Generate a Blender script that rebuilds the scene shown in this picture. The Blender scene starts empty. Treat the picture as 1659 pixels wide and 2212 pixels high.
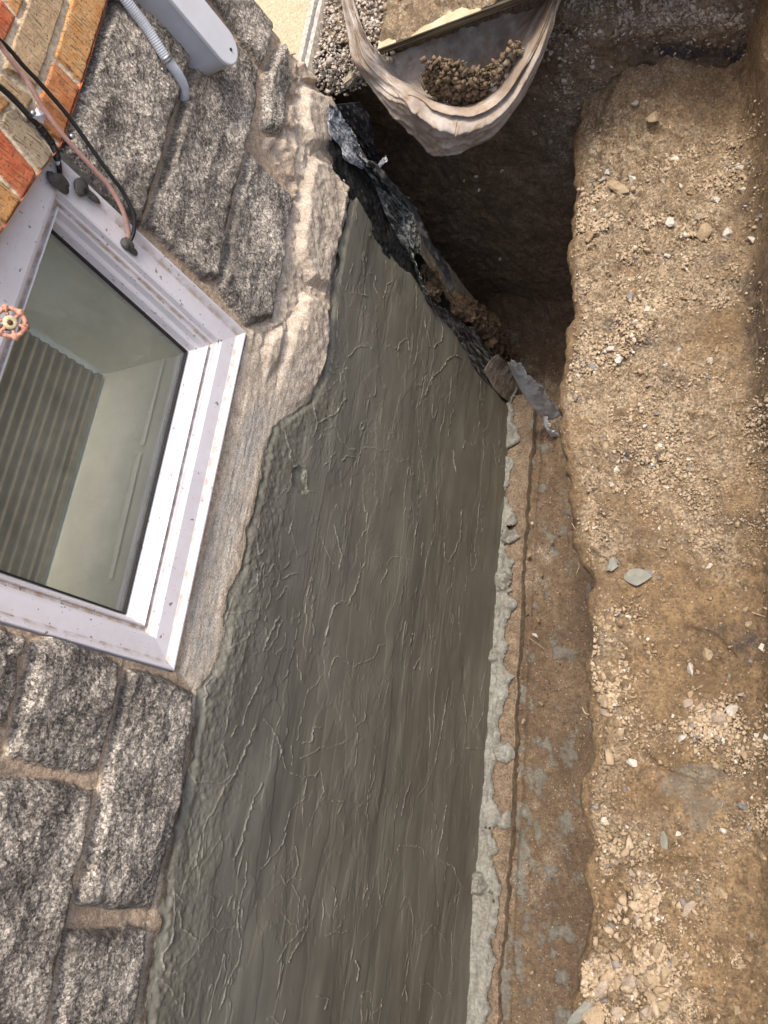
import bpy, bmesh, math, random
import numpy as np
from mathutils import Vector, Matrix

# ------------------------------------------------------------------ camera, world, sun, exposure
S = 1.45                                   # camera's distance from the wall face (m); wall plane is X = 0
PPX, PPY, F = 829.5, 1106.0, 1730.0        # photo measured on a 1659 x 2212 grid
def unit(v): return v / np.linalg.norm(v)
_a = unit(np.array([1470 - PPX, -3700 - PPY, F])); _b = unit(np.array([1986 - PPX, 1911 - PPY, F]))
_Z = -_b; _Y = unit(_a - (_a @ _Z) * _Z); _X = np.cross(_Y, _Z)
RM = np.array([_X, _Y, _Z]); CAM = np.array([S, 0.0, 0.0])

sc = bpy.context.scene
COL = sc.collection
cd = bpy.data.cameras.new('camera'); cam = bpy.data.objects.new('camera', cd); COL.objects.link(cam)
r_, u_, k_ = RM[:, 0], -RM[:, 1], -RM[:, 2]
cam.matrix_world = Matrix(((r_[0], u_[0], k_[0], CAM[0]), (r_[1], u_[1], k_[1], CAM[1]), (r_[2], u_[2], k_[2], CAM[2]), (0, 0, 0, 1)))
cd.sensor_fit = 'VERTICAL'; cd.sensor_height = 36; cd.lens = 36 * F / 2212.0; cd.clip_start = 0.02; cd.clip_end = 200
sc.camera = cam

SUN = unit(np.array([0.24, 0.08, 0.95]))
w = bpy.data.worlds.new('World'); sc.world = w; w.use_nodes = True
nt = w.node_tree; bg = nt.nodes['Background']
sky = nt.nodes.new('ShaderNodeTexSky'); sky.sky_type = 'NISHITA'; sky.sun_disc = False
sky.sun_elevation = math.asin(SUN[2]); sky.sun_rotation = math.atan2(SUN[0], SUN[1])
sky.air_density = 0.85; sky.dust_density = 4.5; sky.ozone_density = 0.3
nt.links.new(sky.outputs[0], bg.inputs[0]); bg.inputs[1].default_value = 0.15
sd = bpy.data.lights.new('sun', 'SUN'); sun = bpy.data.objects.new('sun', sd); COL.objects.link(sun)
sd.energy = 1.5; sd.angle = math.radians(12); sd.color = (1.0, 0.95, 0.86)
sun.rotation_euler = Vector(SUN).to_track_quat('Z', 'Y').to_euler(); sun.location = (3, 3, 6)
sc.view_settings.view_transform = 'Standard'; sc.view_settings.look = 'None'
sc.view_settings.exposure = 0.98; sc.view_settings.gamma = 1.0

# ------------------------------------------------------------------ measuring helpers
def on(px, py, ax, val):
    r = RM @ np.array([px - PPX, py - PPY, F]); t = (val - CAM[ax]) / r[ax]
    return CAM + t * r
def proj(P):
    c = (P - CAM) @ RM
    return PPX + F * c[..., 0] / c[..., 2], PPY + F * c[..., 1] / c[..., 2]
def wallpts(L, x=0.0): return np.array([on(a, b, 0, x)[1:] for a, b in L])

# ------------------------------------------------------------------ numpy noise
def sm(a, b, t):
    t = np.clip((t - a) / (b - a), 0, 1); return t * t * (3 - 2 * t)
_tab = {}
def vn(u, v, seed=0):
    if seed not in _tab: _tab[seed] = np.random.RandomState(seed + 11).rand(256, 256).astype(np.float32)
    T = _tab[seed]
    iu = np.floor(u).astype(np.int64); iv = np.floor(v).astype(np.int64)
    fu = (u - iu); fv = (v - iv)
    fu = fu * fu * fu * (fu * (fu * 6 - 15) + 10); fv = fv * fv * fv * (fv * (fv * 6 - 15) + 10)
    a, b, c, d = iu & 255, (iu + 1) & 255, iv & 255, (iv + 1) & 255
    return (T[a, c] * (1 - fu) + T[b, c] * fu) * (1 - fv) + (T[a, d] * (1 - fu) + T[b, d] * fu) * fv
def fbm(u, v, oc=4, seed=0, gain=0.5, ridge=False):
    s = 0; am = 1; tot = 0
    for i in range(oc):
        n = vn(u + 17.3 * i, v - 9.1 * i, seed + i) * 2 - 1
        if ridge: n = 1 - 2 * np.abs(n)
        s = s + am * n; tot += am; am *= gain; u = u * 2.03; v = v * 2.03
    return s / tot
def cells(u, v, seed=0):
    rs = np.random.RandomState(seed + 77); JX = rs.rand(128, 128); JY = rs.rand(128, 128); ID = rs.rand(128, 128)
    iu = np.floor(u).astype(np.int64); iv = np.floor(v).astype(np.int64)
    d1 = np.full(u.shape, 9.0); d2 = d1.copy(); idd = np.zeros(u.shape)
    for du in (-1, 0, 1):
        for dv in (-1, 0, 1):
            a = (iu + du) & 127; b = (iv + dv) & 127
            d = np.hypot(iu + du + JX[a, b] - u, iv + dv + JY[a, b] - v)
            c = d < d1
            d2 = np.where(c, d1, np.minimum(d2, d)); idd = np.where(c, ID[a, b], idd); d1 = np.where(c, d, d1)
    return d1, d2, idd
def polydist(Y, Z, poly):
    """signed distance: positive inside"""
    poly = np.asarray(poly); n = len(poly)
    best = np.full(Y.shape, 1e9); ins = np.zeros(Y.shape, bool)
    for i in range(n):
        a = poly[i]; b = poly[(i + 1) % n]; e = b - a; L = e @ e + 1e-12
        t = np.clip(((Y - a[0]) * e[0] + (Z - a[1]) * e[1]) / L, 0, 1)
        best = np.minimum(best, np.hypot(Y - a[0] - t * e[0], Z - a[1] - t * e[1]))
        c = ((a[1] > Z) != (b[1] > Z)); den = (b[1] - a[1]) if b[1] != a[1] else 1e-12
        ins ^= c & (Y < (b[0] - a[0]) * (Z - a[1]) / den + a[0])
    return np.where(ins, best, -best)
def linedist(Y, Z, pts):
    best = np.full(Y.shape, 1e9)
    for a, b in zip(pts[:-1], pts[1:]):
        e = b - a; L = e @ e + 1e-12
        t = np.clip(((Y - a[0]) * e[0] + (Z - a[1]) * e[1]) / L, 0, 1)
        best = np.minimum(best, np.hypot(Y - a[0] - t * e[0], Z - a[1] - t * e[1]))
    return best

# ------------------------------------------------------------------ object helpers
def tag(o, label=None, cat=None, group=None, kind=None):
    if label: o['label'] = label
    if cat: o['category'] = cat
    if group: o['group'] = group
    if kind: o['kind'] = kind
    return o
def empty(name, loc=(0, 0, 0)):
    o = bpy.data.objects.new(name, None); o.location = loc; o.empty_display_size = 0.05; COL.objects.link(o); return o
def link(name, me, mat, parent=None, smooth=True):
    o = bpy.data.objects.new(name, me); COL.objects.link(o)
    if mat: me.materials.append(mat)
    if smooth: me.polygons.foreach_set('use_smooth', [True] * len(me.polygons))
    if parent is not None:
        o.parent = parent; o.location = -Vector(parent.location)
    return o
def mesh_np(name, V, Fc, nper, attrs=None):
    me = bpy.data.meshes.new(name); V = np.asarray(V, np.float32); Fc = np.asarray(Fc, np.int32)
    me.vertices.add(len(V)); me.vertices.foreach_set('co', V.ravel())
    me.loops.add(Fc.size); me.loops.foreach_set('vertex_index', Fc.ravel())
    me.polygons.add(len(Fc)); me.polygons.foreach_set('loop_start', np.arange(len(Fc), dtype=np.int32) * nper)
    me.update(calc_edges=True)
    for k, a in (attrs or {}).items():
        at = me.attributes.new(k, 'FLOAT', 'POINT'); at.data.foreach_set('value', np.asarray(a, np.float32).ravel())
    return me
def grid(name, P, mat, parent=None, mask=None, attrs=None, flip=False, smooth=True):
    nu, nv = P.shape[:2]; idx = np.arange(nu * nv).reshape(nu, nv)
    q = np.stack([idx[:-1, :-1], idx[1:, :-1], idx[1:, 1:], idx[:-1, 1:]], -1).reshape(-1, 4)
    if flip: q = q[:, ::-1]
    V = P.reshape(-1, 3)
    at = {k: np.asarray(a).reshape(-1) for k, a in (attrs or {}).items()}
    if mask is not None:
        m = mask.reshape(-1); q = q[m[q].all(1)]
        used = np.unique(q); re = np.zeros(len(V), np.int64); re[used] = np.arange(len(used))
        q = re[q]; V = V[used]; at = {k: a[used] for k, a in at.items()}
    return link(name, mesh_np(name, V, q, 4, at), mat, parent, smooth)
def pydata(name, V, Fc, mat, parent=None, smooth=False):
    me = bpy.data.meshes.new(name); me.from_pydata([tuple(map(float, v)) for v in V], [], Fc); me.update()
    return link(name, me, mat, parent, smooth)
def box(name, lo, hi, mat, parent=None, bev=0.0):
    x0, y0, z0 = lo; x1, y1, z1 = hi
    V = [(x0, y0, z0), (x1, y0, z0), (x1, y1, z0), (x0, y1, z0), (x0, y0, z1), (x1, y0, z1), (x1, y1, z1), (x0, y1, z1)]
    Fc = [(0, 3, 2, 1), (4, 5, 6, 7), (0, 1, 5, 4), (1, 2, 6, 5), (2, 3, 7, 6), (3, 0, 4, 7)]
    o = pydata(name, V, Fc, mat, parent)
    if bev:
        m = o.modifiers.new('bevel', 'BEVEL'); m.width = bev; m.segments = 2
    return o
def smooth_path(pts, n):
    pts = np.asarray(pts, float); P = np.vstack([2 * pts[0] - pts[1], pts, 2 * pts[-1] - pts[-2]])
    t = np.linspace(0, len(pts) - 1, n); i = np.minimum(t.astype(int), len(pts) - 2); f = (t - i)[:, None]
    p0, p1, p2, p3 = P[i], P[i + 1], P[i + 2], P[i + 3]
    return 0.5 * (2 * p1 + (p2 - p0) * f + (2 * p0 - 5 * p1 + 4 * p2 - p3) * f ** 2 + (3 * p1 - p0 - 3 * p2 + p3) * f ** 3)
def tube(name, pts, rad, mat, parent=None, n=80, seg=14, radf=None, smooth=True):
    P = smooth_path(pts, n); T = np.gradient(P, axis=0); T /= np.linalg.norm(T, axis=1)[:, None]
    up = np.array([0.3, 0.2, 1.0]); V = []
    for i in range(n):
        a = unit(np.cross(T[i], up)); b = np.cross(T[i], a); up = -b if i == 0 else up
        r = rad * (radf(i / (n - 1)) if radf else 1)
        for k in range(seg):
            an = 2 * math.pi * k / seg; V.append(P[i] + r * (math.cos(an) * a + math.sin(an) * b))
    Fc = [(i * seg + k, i * seg + (k + 1) % seg, (i + 1) * seg + (k + 1) % seg, (i + 1) * seg + k) for i in range(n - 1) for k in range(seg)]
    Fc += [tuple(range(seg))[::-1], tuple((n - 1) * seg + k for k in range(seg))]
    return pydata(name, V, Fc, mat, parent, smooth)
def axes_for(n):
    n = unit(np.asarray(n, float)); a = unit(np.cross(n, [0.1, 0.2, 1.0])); return a, np.cross(n, a), n
def lathe(name, c, axis, prof, mat, parent=None, seg=24, lobes=0, lobe_amp=0.0):
    a, b, n = axes_for(axis); V = []; m = len(prof)
    for r, h in prof:
        for k in range(seg):
            an = 2 * math.pi * k / seg; rr = r * (1 + lobe_amp * math.cos(lobes * an))
            V.append(np.asarray(c) + rr * (math.cos(an) * a + math.sin(an) * b) + h * n)
    Fc = [(i * seg + k, i * seg + (k + 1) % seg, (i + 1) * seg + (k + 1) % seg, (i + 1) * seg + k) for i in range(m - 1) for k in range(seg)]
    Fc += [tuple(range(seg))[::-1], tuple((m - 1) * seg + k for k in range(seg))]
    return pydata(name, V, Fc, mat, parent, True)

# rock generator (icosphere level 1 with angular jitter)
def _ico(sub):
    t = (1 + 5 ** .5) / 2
    V = [(-1, t, 0), (1, t, 0), (-1, -t, 0), (1, -t, 0), (0, -1, t), (0, 1, t), (0, -1, -t), (0, 1, -t), (t, 0, -1), (t, 0, 1), (-t, 0, -1), (-t, 0, 1)]
    Fc = [(0, 11, 5), (0, 5, 1), (0, 1, 7), (0, 7, 10), (0, 10, 11), (1, 5, 9), (5, 11, 4), (11, 10, 2), (10, 7, 6), (7, 1, 8), (3, 9, 4), (3, 4, 2), (3, 2, 6), (3, 6, 8), (3, 8, 9), (4, 9, 5), (2, 4, 11), (6, 2, 10), (8, 6, 7), (9, 8, 1)]
    V = [unit(np.array(v, float)) for v in V]
    for _ in range(sub):
        mid = {}; F2 = []
        def m(a, b):
            k = (min(a, b), max(a, b))
            if k not in mid: V.append(unit(V[a] + V[b])); mid[k] = len(V) - 1
            return mid[k]
        for a, b, c in Fc:
            x, y, z = m(a, b), m(b, c), m(c, a); F2 += [(a, x, z), (b, y, x), (c, z, y), (x, y, z)]
        Fc = F2
    return np.array(V), np.array(Fc)
ICO = [_ico(0), _ico(1), _ico(2)]
def hull_shape(rs, npts=11, rough=0, flat=None):
    """angular fragment: convex hull of random points, optionally roughened"""
    P_ = rs.normal(size=(npts, 3)); P_ /= np.linalg.norm(P_, axis=1)[:, None]; P_ *= rs.uniform(.75, 1.05, npts)[:, None]
    P_ *= np.array(flat if flat is not None else [1.0, rs.uniform(.6, .95), rs.uniform(.4, .8)])
    bm = bmesh.new(); [bm.verts.new(tuple(p)) for p in P_]
    r = bmesh.ops.convex_hull(bm, input=bm.verts); bmesh.ops.delete(bm, geom=[v for v in bm.verts if not v.link_faces], context='VERTS')
    for k in range(rough):
        bmesh.ops.subdivide_edges(bm, edges=bm.edges[:], cuts=1, use_grid_fill=True, smooth=.12 if k == 0 else 0.0)
        bm.normal_update()
        for v in bm.verts: v.co += v.normal * float(rs.normal(0, .045 if k == 0 else .03))
    bmesh.ops.triangulate(bm, faces=bm.faces[:]); bm.verts.index_update()
    V = np.array([v.co[:] for v in bm.verts]); Fc = np.array([[v.index for v in f.verts] for f in bm.faces]); bm.free(); return V, Fc
def rot_mats(rs, n, tilt=0.5):
    az = rs.uniform(0, 2 * math.pi, n); tx = rs.normal(0, tilt, n); ty = rs.normal(0, tilt, n)
    M = np.zeros((n, 3, 3))
    for i in range(n):
        M[i] = np.array(Matrix.Rotation(tx[i], 3, 'X') @ Matrix.Rotation(ty[i], 3, 'Y') @ Matrix.Rotation(az[i], 3, 'Z'))
    return M
def rock_field(name, C, sizes, mat, seed=0, sub=0, parent=None, tilt=0.5, attrs=None):
    rs = np.random.RandomState(seed); n = len(C); M = rot_mats(rs, n, tilt); k = rs.randint(0, 30, n); C = np.asarray(C); sizes = np.asarray(sizes)
    sizes = np.minimum(sizes, np.median(sizes) * 3.6); tone = attrs if attrs is not None else rs.rand(n); VV = []; FF = []; TT = []; off = 0
    for i in range(30):
        V0, F0 = hull_shape(rs, 8 if sub == 0 else 11, 0); w_ = np.where(k == i)[0]
        V = np.einsum('nij,kj->nki', M[w_], V0) * sizes[w_][:, None, None] + C[w_][:, None, :]; nv = len(V0)
        VV.append(V.reshape(-1, 3)); FF.append((F0[None] + (np.arange(len(w_)) * nv)[:, None, None] + off).reshape(-1, 3)); TT.append(np.repeat(tone[w_], nv)); off += len(w_) * nv
    return link(name, mesh_np(name, np.vstack(VV), np.vstack(FF), 3, {'tone': np.concatenate(TT)}), mat, parent, False)

# ------------------------------------------------------------------ node materials
class N:
    def __init__(s, name):
        s.m = bpy.data.materials.new(name); s.m.use_nodes = True; s.t = s.m.node_tree
        s.b = s.t.nodes['Principled BSDF']; s.out = s.t.nodes['Material Output']
        s.co = s.t.nodes.new('ShaderNodeTexCoord').outputs['Object']
    def n(s, typ, **kw):
        x = s.t.nodes.new('ShaderNode' + typ)
        for k, v in kw.items(): setattr(x, k, v)
        return x
    def put(s, sock, v):
        if hasattr(v, 'is_linked') or isinstance(v, bpy.types.NodeSocket): s.t.links.new(v, sock)
        else: sock.default_value = v if not (isinstance(v, (tuple, list)) and len(v) == 3 and sock.type == 'RGBA') else (*v, 1)
    def map(s, scale=(1, 1, 1), rot=(0, 0, 0)):
        x = s.n('Mapping'); s.put(x.inputs['Vector'], s.co); x.inputs['Scale'].default_value = scale; x.inputs['Rotation'].default_value = rot; return x.outputs[0]
    def noise(s, sc=5, det=4, rough=.55, vec=None, dist=0):
        x = s.n('TexNoise'); s.put(x.inputs['Vector'], vec or s.co); x.inputs['Scale'].default_value = sc; x.inputs['Detail'].default_value = det
        x.inputs['Roughness'].default_value = rough; x.inputs['Distortion'].default_value = dist; return x.outputs['Fac']
    def vor(s, sc=50, out='Distance', vec=None, feat='F1', rnd=1):
        x = s.n('TexVoronoi', feature=feat); s.put(x.inputs['Vector'], vec or s.co); x.inputs['Scale'].default_value = sc; x.inputs['Randomness'].default_value = rnd; return x.outputs[out]
    def sepx(s, c):
        x = s.n('SeparateColor'); s.put(x.inputs[0], c); return x.outputs[0]
    def att(s, name): x = s.n('Attribute', attribute_name=name); return x.outputs['Fac']
    def ramp(s, f, stops, interp='LINEAR'):
        x = s.n('ValToRGB'); s.put(x.inputs[0], f); e = x.color_ramp.elements; x.color_ramp.interpolation = interp
        while len(e) < len(stops): e.new(0.5)
        for el, (p, c) in zip(e, stops):
            el.position = p; el.color = (*c, 1) if isinstance(c, tuple) else (c, c, c, 1)
        return x.outputs[0]
    def mix(s, f, a, b, mode='MIX'):
        x = s.n('Mix', data_type='RGBA', blend_type=mode); s.put(x.inputs[0], f); s.put(x.inputs[6], a); s.put(x.inputs[7], b); return x.outputs[2]
    def math(s, op, a, b=0.0, clamp=False):
        x = s.n('Math', operation=op, use_clamp=clamp); s.put(x.inputs[0], a); s.put(x.inputs[1], b); return x.outputs[0]
    def bump(s, h, dist=.01, st=1.0, nrm=None):
        x = s.n('Bump'); x.inputs['Distance'].default_value = dist; x.inputs['Strength'].default_value = st; s.put(x.inputs['Height'], h)
        if nrm: s.put(x.inputs['Normal'], nrm)
        return x.outputs[0]
    def grain(s, c, lo=.62, hi=1.25, sc=250, amt=1.0):
        v = s.sepx(s.vor(sc, 'Color')); v2 = s.noise(sc * 1.7, 3, .7)
        f = s.ramp(s.math('ADD', s.math('MULTIPLY', v, .6), s.math('MULTIPLY', v2, .4)), [(.22, lo), (.72, hi)])
        return s.mix(amt, c, f, 'MULTIPLY')
    def done(s, col=None, rough=.8, nrm=None, **kw):
        if col is not None: s.put(s.b.inputs['Base Color'], col)
        s.put(s.b.inputs['Roughness'], rough)
        if nrm: s.put(s.b.inputs['Normal'], nrm)
        for k, v in kw.items(): s.put(s.b.inputs[k], v)
        return s.m
def plain(name, col, rough=.6, grime=.15, bump=0.0003, sc=40, **kw):
    q = N(name); n = q.noise(sc, 5); d = tuple(c * (1 - 2 * grime) for c in col)
    return q.done(q.mix(q.ramp(n, [(.35, 0.0), (.65, 1.0)]), d, col), rough, q.bump(q.noise(sc * 4, 3), bump), **kw)

# parging: fresh trowelled cement
q = N('fresh_cement')
st = q.noise(1.0, 4, .6, q.map((14, 2.2, 16)))
st2 = q.noise(1.0, 5, .6, q.map((30, 3, 60)))
c = q.ramp(st, [(.3, (.110, .102, .078)), (.5, (.147, .138, .107)), (.7, (.190, .180, .143))])
c = q.mix(q.ramp(st2, [(.42, 0.0), (.75, .3)]), c, (.130, .112, .086))
c = q.mix(q.att('dry'), c, (.25, .235, .185))  # pale dry cement; ridge highlights are put into this colour too
h = q.noise(260, 4, .6)
c = q.mix(q.ramp(q.noise(4, 5, .65), [(.44, 0.0), (.62, .30)]), c, (.108, .096, .076))
M_PARGE = q.done(c, q.ramp(q.noise(9, 3), [(.3, .45), (.7, .66)]), q.bump(h, .0008, .35, q.bump(q.noise(1, 4, .6, q.map((60, 8, 120))), .0012, .25)))
# grey wet mortar slop
q = N('grey_mortar_slop'); n = q.noise(22, 5, .6)
M_SLOP = q.done(q.grain(q.mix(q.ramp(q.noise(11, 6, .7), [(.5, 0.0), (.7, .7)]), q.ramp(n, [(.3, (.14, .135, .112)), (.7, (.28, .275, .24))]), (.15, .125, .095)), .8, 1.15, 150), .6, q.bump(q.noise(70, 6, .65), .004, .8))
# blocks (split face aggregate) + mortar + cream scratch band in one sheet
q = N('split_face_stone')
v1 = q.sepx(q.vor(165, 'Color')); v2 = q.sepx(q.vor(330, 'Color')); big = q.noise(9, 5, .65); big2 = q.noise(3.2, 4, .6)
s0 = q.math('ADD', q.math('MULTIPLY', v1, .62), q.math('MULTIPLY', v2, .38))
s1 = q.math('ADD', s0, q.math('MULTIPLY', q.math('SUBTRACT', big, .5), 1.5))
c = q.ramp(s1, [(.08, (.075, .064, .052)), (.34, (.175, .152, .124)), (.58, (.27, .235, .195)), (.82, (.43, .375, .305)), (.98, (.58, .51, .42))])
c = q.mix(q.ramp(big2, [(.55, 0.0), (.75, .35)]), c, (.10, .075, .05))
mort = q.ramp(q.noise(60, 6, .7), [(.32, (.27, .19, .125)), (.48, (.42, .315, .22)), (.62, (.52, .41, .30)), (.8, (.62, .52, .41))])
band = q.ramp(q.noise(26, 8, .72), [(.30, (.28, .21, .15)), (.46, (.48, .39, .295)), (.66, (.60, .51, .40))])
c = q.mix(q.att('mortar'), c, mort)
c = q.mix(q.att('band'), c, band)
c = q.mix(q.math('MULTIPLY', q.att('grime'), q.ramp(q.noise(60, 4), [(.35, .4), (.6, 1.0)])), c, (.06, .05, .04))
c = q.mix(q.math('MULTIPLY', q.att('wash'), q.ramp(q.noise(1, 6, .7, q.map((60, 14, 70))), [(.36, 0.0), (.60, .8)])), c, (.37, .355, .32))
c = q.grain(c, .72, 1.22, 330)
M_STONE = q.done(c, .88, q.bump(q.math('MULTIPLY', v1, q.math('SUBTRACT', 1.0, q.math('MULTIPLY', q.att('mortar'), .7))), .0022, .8, q.bump(q.noise(160, 4, .6), .003, .7)))
# brick
q = N('wire_cut_brick')
idn = q.att('bid')
face = q.ramp(idn, [(0, (.46, .10, .035)), (.2, (.46, .155, .045)), (.4, (.52, .24, .07)), (.6, (.46, .31, .17)), (.8, (.32, .24, .15)), (1, (.22, .18, .13))], 'CONSTANT')
face = q.mix(q.ramp(q.noise(26, 5), [(.35, 0.0), (.7, .6)]), face, q.ramp(idn, [(0, (.48, .20, .09)), (.5, (.55, .40, .22)), (1, (.36, .32, .25))]))
wire = q.noise(1, 3, .5, q.map((60, 330, 26)))
pits = q.noise(190, 3, .6)
dark = q.math('MAXIMUM', q.ramp(wire, [(.58, 0.0), (.66, 1.0)]), q.ramp(pits, [(.60, 0.0), (.66, 1.0)]))
c = q.mix(q.math('MULTIPLY', dark, .65), face, (.05, .025, .015))
c = q.mix(q.att('mortar'), c, q.ramp(q.noise(90, 5), [(.35, (.46, .38, .27)), (.6, (.74, .66, .50))]))
M_BRICK = q.done(c, .85, q.bump(q.math('MULTIPLY', dark, -1.0), .002, .8, q.bump(q.noise(150, 4), .002, .6)))
# tar coating
q = N('black_tar'); n = q.noise(90, 5, .7)
M_TAR = q.done(q.mix(q.ramp(n, [(.60, 0.0), (.72, 1.0)]), (.008, .008, .008), (.20, .155, .11)), q.ramp(q.noise(40, 3), [(.3, .35), (.7, .8)]), q.bump(q.noise(60, 6, .7), .008, .9))
# soils
def soil(name, light, dark, damp, pale=(.60, .49, .36), spots=1.0):
    q = N(name); n1 = q.noise(5, 6, .6); n2 = q.noise(42, 6, .65); g = q.sepx(q.vor(240, 'Color'))
    c = q.mix(q.ramp(n1, [(.35, 0.0), (.65, 1.0)]), dark, light)
    c = q.mix(q.ramp(q.noise(9, 5, .6, q.map((1, 1, 1), (1, 2, 3))), [(.56, 0.0), (.72, .6)]), c, (.38, .25, .11)) if 'ledge' in name else c
    c = q.mix(q.ramp(n2, [(.46, 0.0), (.66, .8)]), c, damp)
    c = q.mix(q.ramp(q.noise(3.2, 6, .65, q.map((1, 1, 1), (3, 1, 2))), [(.50, 0.0), (.68, .6)]), c, damp)
    dusty = q.mix(q.ramp(g, [(.2, 0.0), (.9, 1.0)]), tuple(.72 * x for x in pale), pale)
    c = q.mix(q.math('MULTIPLY', q.att('dust'), q.ramp(q.noise(26, 5, .65), [(.36, .25), (.6, 1.0)])), c, dusty)
    spk = q.ramp(q.sepx(q.vor(130, 'Color')), [(.90, 0.0), (.93, 1.0)]); near = q.ramp(q.vor(130), [(.25, 1.0), (.4, 0.0)])
    c = q.mix(q.math('MULTIPLY', q.math('MULTIPLY', spk, near), .75 * spots), c, (.56, .47, .36))
    c = q.mix(q.ramp(q.noise(150, 4, .7), [(.36, .65), (.52, 0.0)]), c, tuple(.35 * x for x in damp))
    spk = q.ramp(q.sepx(q.vor(75, 'Color', q.map((1, 1, 1), (2, 1, 0)))), [(.92, 0.0), (.93, 1.0)]); near = q.ramp(q.vor(75, vec=q.map((1, 1, 1), (2, 1, 0))), [(.2, 1.0), (.45, 0.0)])
    c = q.mix(q.math('MULTIPLY', q.math('MULTIPLY', spk, near), .6), c, (.10, .095, .10))
    c = q.mix(q.math('MULTIPLY', q.att('black'), q.ramp(q.noise(48, 5, .7), [(.36, .1), (.52, 1.0)])), c, (.028, .027, .030))
    c = q.mix(q.math('MULTIPLY', q.att('splat'), .85), c, q.ramp(q.noise(60, 4), [(.3, (.14, .137, .115)), (.7, (.235, .232, .20))]))
    c = q.grain(c, .5, 1.3, 210, q.math('ADD', .28, q.math('MULTIPLY', q.att('dust'), .72), True))
    c = q.mix(q.ramp(q.noise(17, 6, .7), [(.40, .45), (.55, 0.0)]), c, damp)
    return q.done(c, q.ramp(q.noise(12, 3), [(.3, .72), (.7, .95)]), q.bump(n2, .009, .8, q.bump(q.noise(170, 5, .7), .005, .9)))
M_SOIL = soil('ledge_clay', (.32, .215, .110), (.235, .152, .075), (.11, .068, .034), (.52, .41, .275))
M_BANK = soil('bank_soil', (.30, .205, .115), (.19, .128, .070), (.08, .052, .028), (.42, .34, .26), .25)
M_FLOOR = soil('trench_clay', (.24, .165, .10), (.155, .10, .06), (.10, .066, .04), (.42, .33, .24))
def rocks(name, stops, rough=.9):
    q = N(name); c = q.ramp(q.att('tone'), stops, 'LINEAR')
    c = q.mix(q.ramp(q.noise(120, 4), [(.4, 0.0), (.7, .4)]), c, (.36, .26, .16))
    return q.done(c, rough, q.bump(q.noise(260, 4), .002, .7))
M_CLOD = rocks('clod_mix', [(0, (.20, .135, .075)), (.3, (.31, .225, .135)), (.6, (.42, .32, .21)), (.86, (.50, .40, .28)), (.9, (.19, .18, .17)), (.94, (.25, .24, .22)), (.96, (.66, .60, .50)), (1, (.72, .66, .57))])
M_DCLOD = rocks('damp_clod_mix', [(0, (.07, .045, .024)), (.5, (.12, .078, .042)), (.8, (.22, .155, .09)), (.93, (.34, .30, .26)), (1, (.62, .58, .52))])
M_GRAVEL = rocks('gravel_mix', [(0, (.22, .20, .18)), (.3, (.39, .345, .30)), (.6, (.52, .455, .38)), (.85, (.58, .48, .38)), (1, (.68, .62, .54))])
M_BGRAV = rocks('bank_gravel_mix', [(0, (.22, .17, .12)), (.4, (.38, .31, .23)), (.8, (.52, .45, .36)), (1, (.62, .56, .47))])
M_TAN = plain('tan_clod', (.43, .325, .205), .92, .14, .004, 60)
M_BROWN = plain('brown_clod', (.36, .25, .14), .92, .2, .004, 60)
M_WHITE = plain('white_stone', (.58, .53, .45), .7, .1, .003, 50)
M_GREY = plain('grey_stone', (.23, .215, .20), .7, .12, .003, 50)
M_PINK = plain('pinkish_stone', (.42, .33, .245), .8, .14, .004, 60)
M_MORTL = plain('cement_lump', (.235, .23, .185), .7, .1, .003, 40)
# vinyl, glass, etc
q = N('white_vinyl')
f1 = q.noise(1, 2, .5, q.map((170, 60, 60))); f2 = q.noise(1, 2, .5, q.map((60, 200, 170)))
dirt = q.math('MAXIMUM', q.ramp(f1, [(.68, 0.0), (.71, 1.0)]), q.ramp(f2, [(.70, 0.0), (.73, 1.0)]))
c = q.mix(q.ramp(q.noise(6, 5), [(.4, 0.0), (.8, .35)]), (.66, .63, .65), (.46, .40, .36))
c = q.mix(q.math('MULTIPLY', q.att('groove'), q.ramp(q.noise(40, 5, .6), [(.4, .15), (.62, .9)])), c, (.36, .27, .19))
M_VINYL = q.done(q.mix(q.math('MULTIPLY', dirt, .8), c, (.12, .09, .07)), .35, q.bump(q.noise(8, 2), .001, .3))
q = N('window_glass')
tr = q.n('BsdfTransparent'); tr.inputs[0].default_value = (.98, 1, .98, 1); gl = q.n('BsdfGlossy'); gl.inputs['Roughness'].default_value = .02; gl.inputs[0].default_value = (1, 1, 1, 1)
fr = q.n('Fresnel'); fr.inputs[0].default_value = 1.5; mx = q.n('MixShader'); df = q.n('BsdfDiffuse'); df.inputs[0].default_value = (.60, .62, .50, 1)
mx2 = q.n('MixShader'); q.put(mx2.inputs[0], q.ramp(q.noise(7, 6, .7), [(.30, .05), (.72, .17)])); q.t.links.new(tr.outputs[0], mx2.inputs[1]); q.t.links.new(df.outputs[0], mx2.inputs[2])  # pale diffuse film: dust, raised to stand in for soft reflection
q.t.links.new(fr.outputs[0], mx.inputs[0]); q.t.links.new(mx2.outputs[0], mx.inputs[1]); q.t.links.new(gl.outputs[0], mx.inputs[2]); q.t.links.new(mx.outputs[0], q.out.inputs[0]); M_GLASS = q.m
M_GASKET = plain('black_gasket', (.02, .018, .015), .7, .3, .002, 80)
M_INSIDE = plain('painted_plaster', (.80, .79, .65), .7, .06, .0015, 8)
M_WHITEV = plain('inner_sill_reflection', (.88, .92, .92), .4, .04, .0005, 10)  # bluish white paints the frame's reflection on the inner sill
M_CAULK = plain('sunlit_caulk', (.98, .97, .78), .5, .04, .001, 30)  # near-white yellow stands in for sunlight on the strip
M_SHADE = plain('pleated_shade_fabric', (.30, .26, .20), .85, .14, .0006, 14)
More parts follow.
